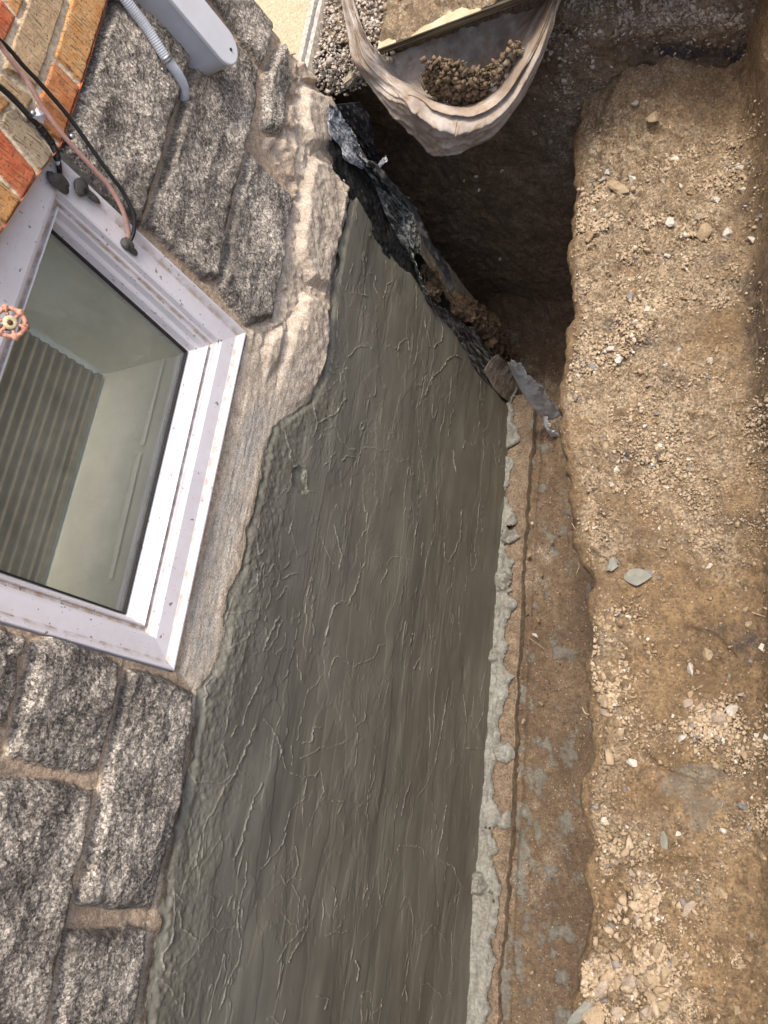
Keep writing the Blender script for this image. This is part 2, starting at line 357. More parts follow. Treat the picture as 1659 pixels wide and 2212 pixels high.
M_PVC = plain('grey_pvc', (.50, .52, .56), .42, .05, .0004, 12)
M_PVCL = plain('pale_grey_lid', (.66, .67, .70), .38, .04, .0004, 12)
M_METAL = plain('zinc_clamp', (.50, .50, .50), .35, .15, .0006, 60, Metallic=.9)
M_BLACK = plain('black_cable_jacket', (.018, .019, .021), .42, .2, .0004, 90)
M_PINKC = plain('faded_pink_cable_jacket', (.52, .30, .245), .6, .1, .0006, 120)
M_TAPE = plain('black_tape', (.015, .015, .017), .3, .2, .002, 60)
M_SEAL = plain('dark_duct_putty', (.075, .068, .060), .6, .2, .003, 60)
M_HOLE = plain('black_hole', (.004, .004, .004), .9, .1, .001, 20)
q = N('chipped_pink_paint'); M_VALVE = q.done(q.mix(q.ramp(q.noise(120, 5), [(.52, 0.0), (.62, 1.0)]), (.56, .27, .19), (.24, .09, .03)), .55, q.bump(q.noise(200, 4), .002, .6))
M_BRASS = plain('pale_washer', (.62, .52, .30), .5, .2, .001, 60); M_RUST = plain('rusty_screw', (.12, .05, .025), .8, .3, .002, 120)
q = N('dirty_canvas')
wv = q.noise(380, 2, .5); n = q.noise(8, 6, .62); n2 = q.noise(22, 5, .6, q.map((1, 1, 1), (1, 0, 2)))
c = q.ramp(n, [(.36, (.19, .145, .115)), (.48, (.33, .28, .235)), (.60, (.46, .40, .345))])
c = q.mix(q.ramp(n2, [(.48, 0.0), (.68, .8)]), c, (.26, .18, .11))
c = q.mix(q.math('MULTIPLY', q.att('soiled'), q.ramp(q.noise(30, 5), [(.35, .2), (.6, 1.0)])), c, (.30, .20, .11))
M_TARP = q.done(c, .95, q.bump(wv, .0012, .6, q.bump(q.noise(18, 5), .006, .5)))
q = N('weathered_board'); n = q.noise(1, 5, .6, q.map((4, 60, 60)))
M_BOARD = q.done(q.mix(q.ramp(q.noise(14, 5), [(.4, 0.0), (.6, 1.0)]), (.42, .32, .19), (.55, .45, .29)), .9, q.bump(n, .002))
q = N('board_edge'); n = q.noise(1, 4, .6, q.map((3, 30, 260)))
M_BEDGE = q.done(q.mix(q.ramp(n, [(.45, 0.0), (.6, 1.0)]), (.03, .022, .012), (.17, .13, .07)), .9, q.bump(n, .003))
q = N('sandy_slab'); n = q.noise(170, 4, .6)
M_SLAB = q.done(q.grain(q.ramp(n, [(.3, (.38, .31, .19)), (.7, (.54, .46, .31))]), .8, 1.15, 180), .9, q.bump(n, .004, .9))
M_STRIPW = plain('weathered_white_strip', (.66, .58, .47), .8, .25, .003, 70); M_STRIPG = plain('grey_foam_strip', (.16, .17, .19), .8, .2, .002, 60)
q = N('smoky_plastic'); n = q.noise(1, 6, .75, q.map((45, 45, 14)), 1.0)
M_FILM = q.done(q.ramp(n, [(.36, (.02, .02, .022)), (.46, (.12, .125, .13)), (.56, (.34, .35, .37)), (.70, (.62, .63, .65))]), .22, q.bump(q.noise(30, 5, .6), .01, .8))
q = N('sooty_plastic'); n = q.noise(1, 7, .75, q.map((70, 70, 14)), .6)
M_FILMD = q.done(q.ramp(n, [(.40, (.010, .010, .010)), (.50, (.04, .041, .038)), (.58, (.18, .185, .16)), (.70, (.46, .47, .44))]), .2, q.bump(q.noise(30, 5, .6), .01, .8))
q = N('clay_smeared_plastic'); M_FILMC = q.done(q.ramp(q.noise(24, 6, .7), [(.3, (.05, .045, .04)), (.5, (.20, .165, .13)), (.7, (.34, .29, .24))]), .6, q.bump(q.noise(40, 5, .6), .012, .8))
q = N('milky_plastic'); M_FILMW = q.done(q.ramp(q.noise(18, 5, .7), [(.3, (.34, .32, .29)), (.5, (.60, .60, .60)), (.7, (.80, .82, .84))]), .3, q.bump(q.noise(34, 5, .6), .01, .8))
q = N('dimpled_sheet_plastic'); M_DIMP = q.done(q.mix(q.ramp(q.noise(30, 5), [(.5, 0.0), (.7, .8)]), (.030, .031, .036), (.20, .18, .15)), .38, q.bump(q.noise(60, 4), .002, .5))
M_ROOT = plain('pale_root', (.50, .40, .26), .9, .2, .001, 60); M_CONC = plain('rough_concrete', (.42, .35, .25), .95, .2, .006, 50)
q = N('old_concrete_footing'); n = q.noise(26, 7, .75)
M_FOOT = q.done(q.grain(q.ramp(n, [(.3, (.10, .068, .042)), (.48, (.17, .122, .08)), (.7, (.27, .20, .135))]), .6, 1.25, 200), .85, q.bump(q.noise(90, 5, .65), .004, .8))

# ================================================================== HOUSE
house = empty('house_wall', (0, 1.0, -3.05))
tag(house, 'house wall of brick over split-face stone with fresh grey cement parging below', 'wall')
WY0, WY1, WZ0, WZ1 = 0.237, 1.163, -1.335, -0.672      # window opening

def grid_yz(y0, y1, z0, z1, d):
    ys = np.arange(y0, y1 + d / 2, d); zs = np.arange(z0, z1 + d / 2, d)
    return np.meshgrid(ys, zs, indexing='ij')

PARGE_TOP = [(770, 405), (752, 405), (745, 440), (735, 480), (722, 540), (714, 600), (705, 650), (700, 730), (690, 800), (668, 860), (645, 878), (600, 905), (578, 925), (562, 960), (555, 1000), (545, 1050), (528, 1110), (510, 1170), (495, 1240), (472, 1305), (468, 1345), (465, 1400), (445, 1450), (415, 1490), (410, 1560), (396, 1640), (388, 1720), (365, 1800), (345, 1880), (330, 1975), (318, 2040), (305, 2130), (292, 2212)]
PT = wallpts(PARGE_TOP)                       # parging's upper edge (Y, Z)
def pt_z(Y):
    o = np.argsort(PT[:, 0]); return np.interp(Y, PT[o, 0], PT[o, 1])

# ---- stonework sheet
B = lambda L: wallpts(L)
def rect(y0, y1, z0, z1): return np.array([[y0, z0], [y1, z0], [y1, z1], [y0, z1]])
blocks = [rect(1.205, 1.80, -.928, -.690), rect(1.812, 2.135, -.928, -.690),                     # top course right of the window
          B([(300, 488), (318, 470), (381, 240), (406, 150), (440, 5), (500, 88), (552, 155), (553, 215), (518, 340), (463, 606), (430, 605)]),
          B([(448, -5), (553, -10), (588, 48), (572, 120), (556, 150), (508, 84)]),
          B([(532, 326), (628, 432), (604, 560), (580, 692), (525, 702), (464, 626), (506, 420)]),
          B([(562, 165), (592, 100), (612, 95), (618, 190), (600, 296), (560, 283)]),
          B([(0, 1352), (40, 1372), (37, 1420), (28, 1500), (10, 1560), (-60, 1560), (-60, 1330)]),
          B([(64, 1384), (100, 1370), (175, 1393), (252, 1432), (242, 1530), (204, 1668), (160, 1672), (5, 1634), (35, 1500)]),
          B([(268, 1440), (330, 1455), (409, 1492), (400, 1570), (386, 1700), (364, 1790), (320, 1966), (156, 1960), (180, 1850), (203, 1760), (215, 1680), (240, 1560)]),
          B([(-60, 1668), (120, 1682), (196, 1704), (190, 1750), (160, 1880), (138, 1990), (112, 2100), (92, 2225), (-60, 2240)]),
          B([(138, 2006), (230, 2000), (312, 1996), (300, 2080), (278, 2225), (104, 2225)]),
          rect(-1.02, -.475, -.936, -.70), rect(-.45, .0, -.936, -.70), rect(.02, .225, -.94, -.70),
          rect(-1.2, -.56, -1.172, -.95), rect(-1.62, -1.22, -1.172, -.95), rect(-1.62, -1.04, -.936, -.70), rect(-1.1, -.58, -1.40, -1.19), rect(-1.62, -1.12, -1.40, -1.19)]
D = .0030
Y, Z = grid_yz(-1.65, 2.138, -1.64, -.640, D)
edge = fbm(Y * 30, Z * 30, 3, 40) * .006
sdm = np.full(Y.shape, -1.0); bidx = np.zeros(Y.shape)
for i, p in enumerate(blocks):
    d = polydist(Y, Z, p); c_ = d > sdm; sdm = np.where(c_, d, sdm); bidx = np.where(c_, i, bidx)
sdm = sdm + edge + .0005
rough = fbm(Y * 7, Z * 7, 5, 50, .5) * .015 + fbm(Y * 60, Z * 60, 3, 60) * .0035
facet = fbm(Y * 4.5 + bidx * 7.7, Z * 6 + bidx * 3.1, 2, 70, .4, True) * .010
pil = sm(-.001, .020, sdm) ** .6
X = np.where(sdm > 0, pil * (.022 + rough + facet) + .002, .004 + .002 * fbm(Y * 40, Z * 40, 3, 90) - .004 * sm(-.02, 0, sdm))
mortar = 1 - sm(-.001, .003, sdm)
# cream scratch-coat band between the blocks and the fresh parging
BAND = B([(640, 170), (618, 300), (632, 432), (606, 560), (582, 690), (535, 705), (520, 760), (470, 1060), (410, 1300), (385, 1455), (412, 1492), (412, 1560), (440, 1620), (620, 1300), (800, 900), (860, 480), (780, 330), (735, 230)])
bd = polydist(Y, Z, BAND) + fbm(Y * 25, Z * 25, 3, 33) * .007
band = sm(-.002, .004, bd)
up = sm(1.0, 1.3, Y)
slabs = [B(p) for p in ([(655, 330), (700, 355), (742, 410), (733, 480), (718, 560), (700, 640), (655, 610), (628, 540), (636, 440)], [(640, 622), (692, 655), (698, 730), (690, 805), (662, 872), (596, 892), (585, 840), (606, 760), (614, 690)], [(640, 190), (700, 205), (735, 290), (708, 335), (655, 318), (636, 250)], [(575, 720), (604, 700), (598, 780), (575, 850), (560, 860), (556, 780)])]
sl_ = np.full(Y.shape, -1.0)
for p_ in slabs: sl_ = np.maximum(sl_, polydist(Y, Z, p_))
sl_ = sl_ + .018 * fbm(Y * 12, Z * 12, 4, 23)
lump = (.010 + .030 * sm(-.004, .03, sl_) + .014 * fbm(Y * 7, Z * 6, 4, 21, .6)) * up + .004 * up * fbm(Y * 40, Z * 40, 4, 25, .65) + .010 * up * fbm(Y * 20, Z * 14, 3, 27, .5, True) * (sl_ < .0)
brush = (.004 + .0012 * fbm(Y * 9, Z * 130, 4, 28) + .0012 * fbm(Y * 50, Z * 60, 3, 30) + .006 * fbm(Y * 4, Z * 8, 2, 29)) * (1 - up)
X = np.where(bd > 0, np.maximum(X * mortar * .0, 0) + sm(0, .02, bd) * (lump + brush) + (1 - sm(0, .02, bd)) * X, X)
mortar = np.maximum(mortar * (1 - band), 0)
# rubble mortar between small blocks and corner
RUB = B([(628, 100), (700, 190), (640, 175), (622, 305), (632, 430), (555, 300), (602, 300), (618, 190)])
rb = sm(-.004, .006, polydist(Y, Z, RUB) + fbm(Y * 30, Z * 30, 2, 44) * .008)
d1, d2, id_ = cells(Y * 34, Z * 34, 9)
X = X + rb * (.016 * (id_ > .35) * sm(.0, .5, 1 - d1) + .01 * fbm(Y * 20, Z * 20, 3, 46)); mortar = np.maximum(mortar, rb * (1 - band) * (id_ < .8)); band = np.maximum(band, rb * .6 * (id_ < .8))
grime = np.clip(.0 + .9 * sm(.06, 0, np.abs(sdm - .0)) * sm(.45, .7, vn(Y * 7, Z * 9, 88)), 0, 1) * (1 - mortar * .6) * (1 - band)
wash = band * sm(1.15, .9, Y) * sm(.028, .0, np.abs(Z - pt_z(Y) - .055) - .03) * 1.0
inwin = (Y > WY0 - .002) & (Y < WY1 + .050 * (Z - WZ0) / .61 + .000) & (Z > WZ0 - .002)
# mask: above parging edge (leave an overlap), outside window
mask = (~inwin) & (Z > np.interp(Y, *(lambda o: (PT[o, 0], PT[o, 1]))(np.argsort(PT[:, 0]))) - .10)
P = np.stack([X, Y, Z], -1)
stone = grid('stonework', P, M_STONE, house, mask, dict(mortar=mortar, band=band, grime=grime, wash=wash), flip=False)

# ---- brickwork sheet
bricks = [  # photo corners, tone
    ([(164, -30), (121, 118), (179, 176), (243, -30)], .50), ([(115, 128), (174, 187), (136, 305), (112, 290), (76, 250)], .25),
    ([(66, -12), (9, 146), (82, 188), (146, -10)], .72), ([(2, -6), (-30, 60), (-10, 92), (12, 92), (38, 38)], .10), ([(12, -8), (58, -8), (42, 32)], .45), ([(-5, 100), (-40, 80), (-70, 200), (-10, 130)], .12),
    ([(4, 156), (74, 212), (62, 242), (-8, 176)], .78), ([(-14, 186), (26, 222), (0, 250), (-60, 250)], .50),
    ([(36, 230), (118, 332), (92, 370), (1, 262), (10, 240)], .92), ([(-6, 268), (83, 374), (53, 427), (-10, 360)], .05), ([(-10, 374), (48, 430), (17, 484), (-20, 458)], .55), ([(-12, 468), (13, 492), (-14, 530), (-40, 500)], .25)]
Y, Z = grid_yz(.55, 2.138, -.80, -.36, .0024)
sdb = np.full(Y.shape, -1.0); bid = np.zeros(Y.shape)
for p, t in bricks:
    d = polydist(Y, Z, wallpts(p, .036)); c_ = d > sdb; sdb = np.where(c_, d, sdb); bid = np.where(c_, t, bid)
rs = np.random.RandomState(4); row = np.floor((Z + .684) / .0667); colx = Y / .21 + .5 * (row % 2)
ry = (colx - np.floor(colx)) * .21; rz = (Z + .684) - row * .0667
dd = np.minimum(np.minimum(ry, .21 - ry), np.minimum(rz, .0667 - rz)) - .005
free = (Y > 1.74) | ((Y > 1.5) & (Z > -.56))
sdb = np.where(free, np.maximum(sdb, dd), sdb); bid = np.where(free & (sdb <= dd), np.mod(np.floor(colx) * .37 + row * .61, 1.0), bid)
sdb = sdb + fbm(Y * 60, Z * 60, 3, 12) * .0018
X = .026 + sm(-.001, .004, sdb) * (.010 + .0012 * fbm(Y * 40, Z * 40, 3, 14)) + .002 * fbm(Y * 90, Z * 90, 3, 15) * (sdb < 0)
wall_edge = wallpts([(250, -40), (236, 0), (181, 183), (136, 314), (122, 335), (92, 372), (54, 430), (16, 490), (-18, 535), (-60, 560), (-500, 560), (-500, -500), (300, -400)], .036)
mask = (polydist(Y, Z, wall_edge) > 0) | ((Y > 1.7) & (Z > -.678))
grid('brickwork', np.stack([X, Y, Z], -1), M_BRICK, house, mask, dict(bid=bid, mortar=1 - sm(-.001, .0015, sdb)))
# soffit under the soldier bricks and the plain wall outside the view
bo = wallpts([(300, -120), (250, -40), (236, 0), (181, 183), (136, 314), (122, 335), (92, 372), (54, 430), (16, 490), (-18, 535), (-60, 575)], .036)
V = []; Fc = []
for i, (y, z) in enumerate(bo): V += [(.035, y, z + .003), (-.10, y, z + .003)]
for i in range(len(bo) - 1): Fc.append((2 * i, 2 * i + 2, 2 * i + 3, 2 * i + 1))
o = pydata('brick_soffit', V, Fc, M_BRICK, house)
Y, Z = grid_yz(-1.65, 2.138, -.70, 1.3, .012)
row = np.floor((Z + .684) / .0667); colx = Y / .21 + .5 * (row % 2); ry = (colx - np.floor(colx)) * .21; rz = (Z + .684) - row * .0667
dd = np.minimum(np.minimum(ry, .21 - ry), np.minimum(rz, .0667 - rz)) - .005
mask = (Z > -.372) | ((Y < .562) & (Z > -.687) & ~((Y > WY0) & (Z < WZ1 + .05)))
grid('upper_brickwork', np.stack([.026 + .01 * sm(0, .004, dd), Y, Z], -1), M_BRICK, house, mask, dict(bid=np.mod(np.floor(colx) * .37 + row * .61, 1.0), mortar=1 - sm(-.001, .001, dd)))

# ---- parging
RIDGE = []
def rl(ox, oy, *Ls):
    for L in Ls:
        RIDGE.append(([(ox + x / 3.0, oy + y / 3.0) for x, y in L]))
rl(553, 553, [(390, 905), (430, 880), (470, 825), (500, 800), (530, 745), (560, 735)], [(365, 1090), (470, 1030), (500, 990), (540, 930)], [(470, 1100), (490, 1150), (500, 1190), (560, 1250), (605, 1260)],
   [(620, 1290), (680, 1240), (760, 1260), (830, 1270), (880, 1340), (905, 1330)], [(1060, 910), (1090, 810), (1160, 740), (1200, 670), (1240, 655), (1290, 665)],
   [(150, 1150), (180, 1270), (205, 1370), (285, 1370), (300, 1530), (340, 1540)], [(205, 1370), (180, 1500), (110, 1560)], [(880, 620), (900, 570), (940, 545), (950, 620)], [(800, 280), (820, 200), (850, 180)],
   [(710, 120), (750, 140), (740, 210), (780, 290)], [(1010, 1000), (1020, 1200), (1040, 1340), (1060, 1560)], [(1300, 1250), (1320, 1200)], [(1590, 1350), (1530, 1390), (1500, 1300), (1430, 1230), (1430, 1190)],
   [(480, 1100), (390, 1150), (400, 1180), (440, 1160)], [(330, 980), (360, 1100), (330, 1180)], [(180, 1510), (160, 1540)], [(1000, 350), (1010, 260), (1000, 150)], [(1110, 600), (1160, 560), (1170, 470), (1140, 400)],
   [(570, 130), (590, 60)], [(620, 200), (640, 260), (700, 270)], [(520, 220), (600, 250), (640, 260)], [(1090, 600), (1070, 500), (1050, 430)], [(640, 1140), (680, 1100), (670, 1085), (640, 1095), (640, 1140)],
   [(820, 1200), (830, 1150), (860, 1160)], [(1240, 1260), (1240, 1350), (1260, 1420)], [(560, 660), (620, 600), (680, 590)], [(400, 1370), (450, 1310), (480, 1280)], [(520, 1330), (560, 1305), (600, 1310)])
rl(553, 1106, [(400, 870), (430, 730), (470, 610), (530, 575), (560, 600), (600, 530), (640, 400), (670, 340)], [(770, 470), (800, 400), (820, 310), (860, 290), (960, 320)], [(975, 770), (975, 600), (1000, 450)], [(955, 870), (975, 790)],
   [(430, 1070), (460, 950), (500, 935), (590, 1000), (720, 950), (760, 870), (800, 850)], [(240, 1480), (270, 1290), (310, 1140), (350, 1120), (400, 1050)], [(1110, 1650), (1140, 1500), (1180, 1300), (1210, 1130)],
   [(470, 90), (500, 200), (520, 290), (500, 370)], [(390, 160), (420, 250), (470, 330)], [(1170, 170), (1180, 300), (1210, 330), (1250, 250), (1280, 180), (1290, 0)], [(160, 1659), (130, 1530), (90, 1420), (20, 1340)],
   [(30, 900), (90, 800), (130, 700)], [(80, 930), (140, 860), (160, 790)], [(1410, 1190), (1440, 1050)], [(90, 560), (110, 560), (150, 480), (190, 490)], [(220, 690), (270, 640)], [(130, 430), (200, 410), (230, 400)],
   [(1090, 730), (1100, 820), (1130, 800)], [(1220, 880), (1240, 700)], [(1310, 1180), (1330, 1350)], [(1390, 1400), (1430, 1280)], [(800, 1170), (810, 1110)], [(1100, 890), (1130, 840)], [(280, 1500), (330, 1480), (340, 1390), (390, 1390)],
   [(260, 1600), (350, 1550), (380, 1520), (460, 1525), (550, 1480)], [(1290, 1640), (1330, 1350)], [(985, 1010), (1025, 950)], [(600, 1380), (650, 1360), (670, 1270)], [(200, 1640), (205, 1510)], [(1320, 1530), (1450, 1530), (1450, 1600)],
   [(1090, 1060), (1100, 1010), (1130, 1000)], [(170, 150), (200, 60)], [(240, 290), (200, 170), (180, 100)], [(0, 900), (60, 760), (110, 680)])
rl(553, 1659, [(150, 400), (190, 290), (230, 230), (280, 200)], [(310, 380), (350, 260), (400, 150), (385, 0)], [(190, 35), (270, 60), (350, 50), (380, 10)], [(0, 650), (80, 560), (140, 480), (160, 410)],
   [(740, 1020), (780, 870), (830, 620), (820, 570)], [(870, 530), (885, 490), (960, 495), (1040, 510), (1050, 560)], [(895, 300), (920, 180), (960, 60)], [(1000, 180), (1050, 130), (1100, 0)], [(130, 800), (125, 920), (150, 970), (210, 1010), (230, 1060)],
   [(160, 1250), (220, 1130), (290, 1040)], [(85, 1240), (150, 1140), (270, 1010)], [(465, 960), (480, 800)], [(1125, 570), (1160, 400), (1190, 230)], [(1040, 1090), (1080, 1020), (1110, 1005), (1170, 1070), (1200, 1130)],
   [(1230, 1400), (1240, 1060)], [(1130, 580), (1230, 630), (1280, 740), (1330, 780)], [(1030, 1390), (1090, 1390), (1140, 1440), (1180, 1480), (1230, 1440)], [(680, 190), (695, 30)], [(530, 940), (520, 1000), (490, 1030)],
   [(220, 500), (240, 620), (200, 700)], [(120, 700), (160, 740), (200, 700), (250, 720)], [(200, 750), (235, 830), (230, 1000)], [(650, 840), (680, 740)], [(930, 1370), (960, 1230)], [(640, 1520), (650, 1440), (700, 1440), (705, 1500)],
   [(400, 1550), (420, 1480), (350, 1460)], [(900, 1480), (930, 1400), (940, 1500)], [(1030, 1340), (1020, 1560)], [(640, 1130), (680, 1080), (700, 1050)], [(410, 1080), (480, 1050), (560, 1045)], [(1340, 240), (1360, 100)], [(600, 340), (610, 260), (660, 220)], [(450, 210), (520, 210), (480, 290)],
   [(700, 1590), (760, 1540), (770, 1480)], [(20, 1620), (60, 1600), (120, 1640), (150, 1560)], [(620, 1370), (630, 1290), (600, 1230)])
rl(0, 1659, [(1040, 1110), (1070, 980), (1075, 760)], [(1110, 800), (1220, 620), (1290, 370), (1390, 170), (1500, 0)], [(1210, 830), (1260, 640), (1400, 420)], [(1520, 470), (1560, 330), (1600, 200), (1659, 100)], [(1500, 1070), (1490, 920), (1550, 720), (1560, 600)],
   [(1010, 1320), (1080, 1300), (1200, 1170), (1310, 1020), (1380, 1040), (1480, 1000)], [(1000, 1290), (990, 1230), (1040, 1100)], [(1370, 1540), (1440, 1330), (1500, 1230), (1520, 1090)], [(1200, 10), (1230, 80), (1390, 100), (1480, 30)], [(1480, 580), (1540, 440)],
   [(1100, 900), (1110, 1000), (1200, 1090)], [(1080, 790), (1130, 850)], [(900, 1550), (940, 1400), (970, 1340), (1030, 1400), (1080, 1500)], [(1120, 1600), (1110, 1520), (1130, 1450)], [(1180, 460), (1210, 330)])
rl(0, 1106, [(1390, 900), (1500, 850), (1590, 780)], [(1500, 1659), (1560, 1520), (1620, 1380)], [(1530, 1370), (1560, 1270), (1620, 1150), (1659, 1070)], [(1420, 660), (1520, 650), (1600, 630)], [(1460, 1450), (1500, 1380)], [(1290, 1250), (1300, 1120), (1350, 1060)],
   [(1440, 1659), (1400, 1500), (1440, 1300), (1470, 1050)], [(1390, 620), (1400, 700), (1380, 900), (1350, 1080)], [(1560, 520), (1600, 470), (1610, 400)])
Y, Z = grid_yz(-1.0, 1.915, -3.12, -1.40, .0017)
zt = pt_z(Y)
far = np.interp(Z, *(lambda w_: (w_[np.argsort(w_[:, 1])][:, 1], w_[np.argsort(w_[:, 1])][:, 0]))(wallpts([(750, 405), (782, 461), (819, 512), (855, 567), (880, 585), (910, 635), (961, 705), (1001, 760), (1030, 805), (1062, 840), (1085, 872), (1092, 890)])))
dtop = zt - Z + fbm(Y * 22, Z * 22, 4, 101) * .010
dfar = far - Y + fbm(Y * 26, Z * 20, 3, 105) * .008
de = np.minimum(dtop, dfar)
X = .012 + .010 * fbm(Y * 2.2, Z * 2.6, 3, 110) + .0008 * fbm(Y * 2.5, Z * 16, 3, 112) + .0030 * fbm(Y * 5, Z * 7, 3, 109)
X += .0003 * fbm(Y * 6, Z * 120, 2, 113) * sm(-.1, .4, fbm(Y * 2, Z * 5, 2, 114))
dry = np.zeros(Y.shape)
for k in range(5):                         # layered trowel passes: each leaves a step with a ragged lip
    sx, sz = (2.3, 4.2) if k % 2 else (1.6, 6.0)
    n = fbm(Y * sx + 3 * k, Z * sz - 5 * k, 5, 120 + 9 * k, .50); g = np.gradient(n, .0017); gm = np.hypot(*g) + .15
    d = (n - (.04 if k % 2 else -.03)) / gm
    X += .0008 * sm(-.003, .003, d)
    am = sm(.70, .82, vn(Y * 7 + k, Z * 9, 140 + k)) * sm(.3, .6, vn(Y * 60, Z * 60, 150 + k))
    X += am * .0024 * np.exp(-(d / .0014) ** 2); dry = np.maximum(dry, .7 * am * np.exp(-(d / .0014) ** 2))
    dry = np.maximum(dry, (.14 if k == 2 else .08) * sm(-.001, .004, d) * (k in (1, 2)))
rag = fbm(Y * 55, Z * 55, 3, 160)
jit = vn(Y * 120, Z * 120, 170)
for i, L in enumerate(RIDGE):
    p = wallpts(L); lo = p.min(0) - .03; hi = p.max(0) + .03
    a0, a1 = np.searchsorted(Y[:, 0], [lo[0], hi[0]]); b0, b1 = np.searchsorted(Z[0], [lo[1], hi[1]])
    if a1 <= a0 or b1 <= b0: continue
    sl = (slice(a0, a1), slice(b0, b1)); yy = Y[sl] + rag[sl] * .007; zz = Z[sl] + fbm(Y[sl] * 50, Z[sl] * 50, 3, 165) * .007
    d = linedist(yy, zz, p); hgt = .0034 * (.4 + .8 * ((i * 37) % 10) / 10)
    X[sl] += hgt * np.exp(-(d / .0014) ** 2) * (.35 + 1.0 * jit[sl]); dry[sl] = np.maximum(dry[sl], 1.0 * np.exp(-(d / .0016) ** 2) * (.2 + jit[sl]))  # ridge lines carry dry edge and painted highlight together
# crumbs and scratch clusters
cr = .25 * sm(.74, .80, vn(Y * 130, Z * 130, 180)) * sm(.60, .72, fbm(Y * 8, Z * 8, 3, 182) * .5 + .5); X += .0022 * cr
sc_ = sm(.62, .72, vn(Y * 40, Z * 170, 190)) * sm(.64, .74, fbm(Y * 6, Z * 9, 3, 192) * .5 + .5); X += .0005 * sc_
# rough, lumpy zone near the top edge
topz = sm(.22, .0, dtop) * sm(1.5, .9, Y)
X += topz * (.0030 * fbm(Y * 16, Z * 16, 4, 200, .6) + .0025 * fbm(Y * 70, Z * 70, 2, 203))
hp = wallpts([(553 + 205 / 3, 553 + 1372 / 3), (553 + 285 / 3, 553 + 1372 / 3), (553 + 300 / 3, 553 + 1530 / 3), (553 + 182 / 3, 553 + 1512 / 3)])
X -= .007 * sm(-.003, .006, polydist(Y, Z, hp) - .002 + .022 * fbm(Y * 38, Z * 38, 4, 215))
X += .012 * np.exp(-(de / .010) ** 2) * (vn(Y * 30, Z * 30, 210)) * (dtop < dfar + .02)
X = np.where(Y > 1.0, X + .028 * sm(1.0, 1.35, Y) * sm(.10, .0, dtop) * 0 + 0, X)
mask = (de > 0) & (Z > -3.115)
# let the top rim sit proud of the band below it
X += .012 * sm(.0, .03, de)
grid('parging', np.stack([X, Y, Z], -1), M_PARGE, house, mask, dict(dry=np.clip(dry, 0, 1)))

# ---- tar coating strip towards the corner
Y, Z = grid_yz(1.55, 2.14, -3.12, -1.3, .004)
TARP_ = wallpts([(702, 295), (735, 300), (760, 345), (800, 395), (850, 480), (900, 560), (960, 650), (1060, 760), (1115, 860), (1090, 905), (1040, 850), (990, 780), (900, 650), (860, 600), (815, 540), (770, 470), (740, 425), (700, 365), (690, 330)])
d = polydist(Y, Z, TARP_) + fbm(Y * 25, Z * 25, 4, 300) * .025
X = .010 + .012 * fbm(Y * 14, Z * 14, 5, 302, .6) + .012 * sm(1.8, 2.0, Y)
grid('tar_coating', np.stack([X + .006, Y, Z], -1), M_TAR, house, d > 0)
# bare foundation behind: old wall face near the corner, return wall, core
Y, Z = grid_yz(1.6, 2.138, -3.12, -1.38, .006)
X = -.004 + .010 * fbm(Y * 10, Z * 10, 5, 310, .6)
grid('bare_foundation', np.stack([X, Y, Z], -1), M_CONC, house)
box('return_wall', (-3.0, 2.04, -3.12), (-.012, 2.134, 1.3), M_CONC, house)
# ---- footing with slop
def foot_z(Y): return -3.09 + (Y + .69) * .040
ys = np.arange(-1.4, 1.86, .004); path = [(-.02, 0), (.0, 0), (.11, -.003), (.128, -.008), (.135, -.018), (.138, -.09), (.14, -.2)]
pv = smooth_path(path, 46)
YY = np.repeat(ys[:, None], 46, 1); PX = np.repeat(pv[None, :, 0], len(ys), 0); PZ = pv[None, :, 1] + foot_z(YY)
wob = .012 * fbm(YY * 3, YY * 0, 3, 320) + .008 * fbm(YY * 22, YY * 0, 4, 321); nn = fbm(YY * 22, (PX - PZ) * 22, 4, 322)
grid('footing', np.stack([PX + wob * sm(.05, .12, PX) + .003 * nn, YY, PZ + .004 * nn], -1), M_FOOT, house, flip=False)
xs = np.arange(-.005, .175, .0030); YY, XX = np.meshgrid(np.arange(-1.2, 1.93, .0030), xs, indexing='ij')
lim = .090 + .095 * fbm(YY * 5, YY * 0 + .5, 4, 330, .6) + .005 * fbm(YY * 60, XX * 50, 4, 331) + .02 * fbm(YY * 16, XX * 16, 3, 339); d1, d2, id_ = cells(YY * 9, XX * 9, 12)
bl = sm(.40, .30, d1 + .12 * fbm(YY * 30, XX * 30, 3, 338)) * (id_ > .80)
th = sm(0, .022, lim - XX) + bl * sm(.16, .12, XX)
h = .004 + .016 * th * (1 + .5 * fbm(YY * 12, XX * 16, 4, 334)) + .006 * bl * (1 - .6 * np.exp(-((d1 - .3) / .05) ** 2)) + .010 * fbm(YY * 18, XX * 24, 5, 336, .6, True) * th + .012 * sm(.03, 0, XX)
th = np.minimum(th, sm(.22, .30, fbm(YY * 9, XX * 12, 5, 345, .65) * .5 + .5 + .9 * sm(.05, .0, XX) + .0 * XX + .02))
grid('mortar_slop', np.stack([XX, YY, foot_z(YY) + h - .022 * sm(.125, .16, XX)], -1), M_SLOP, house, th > .25)

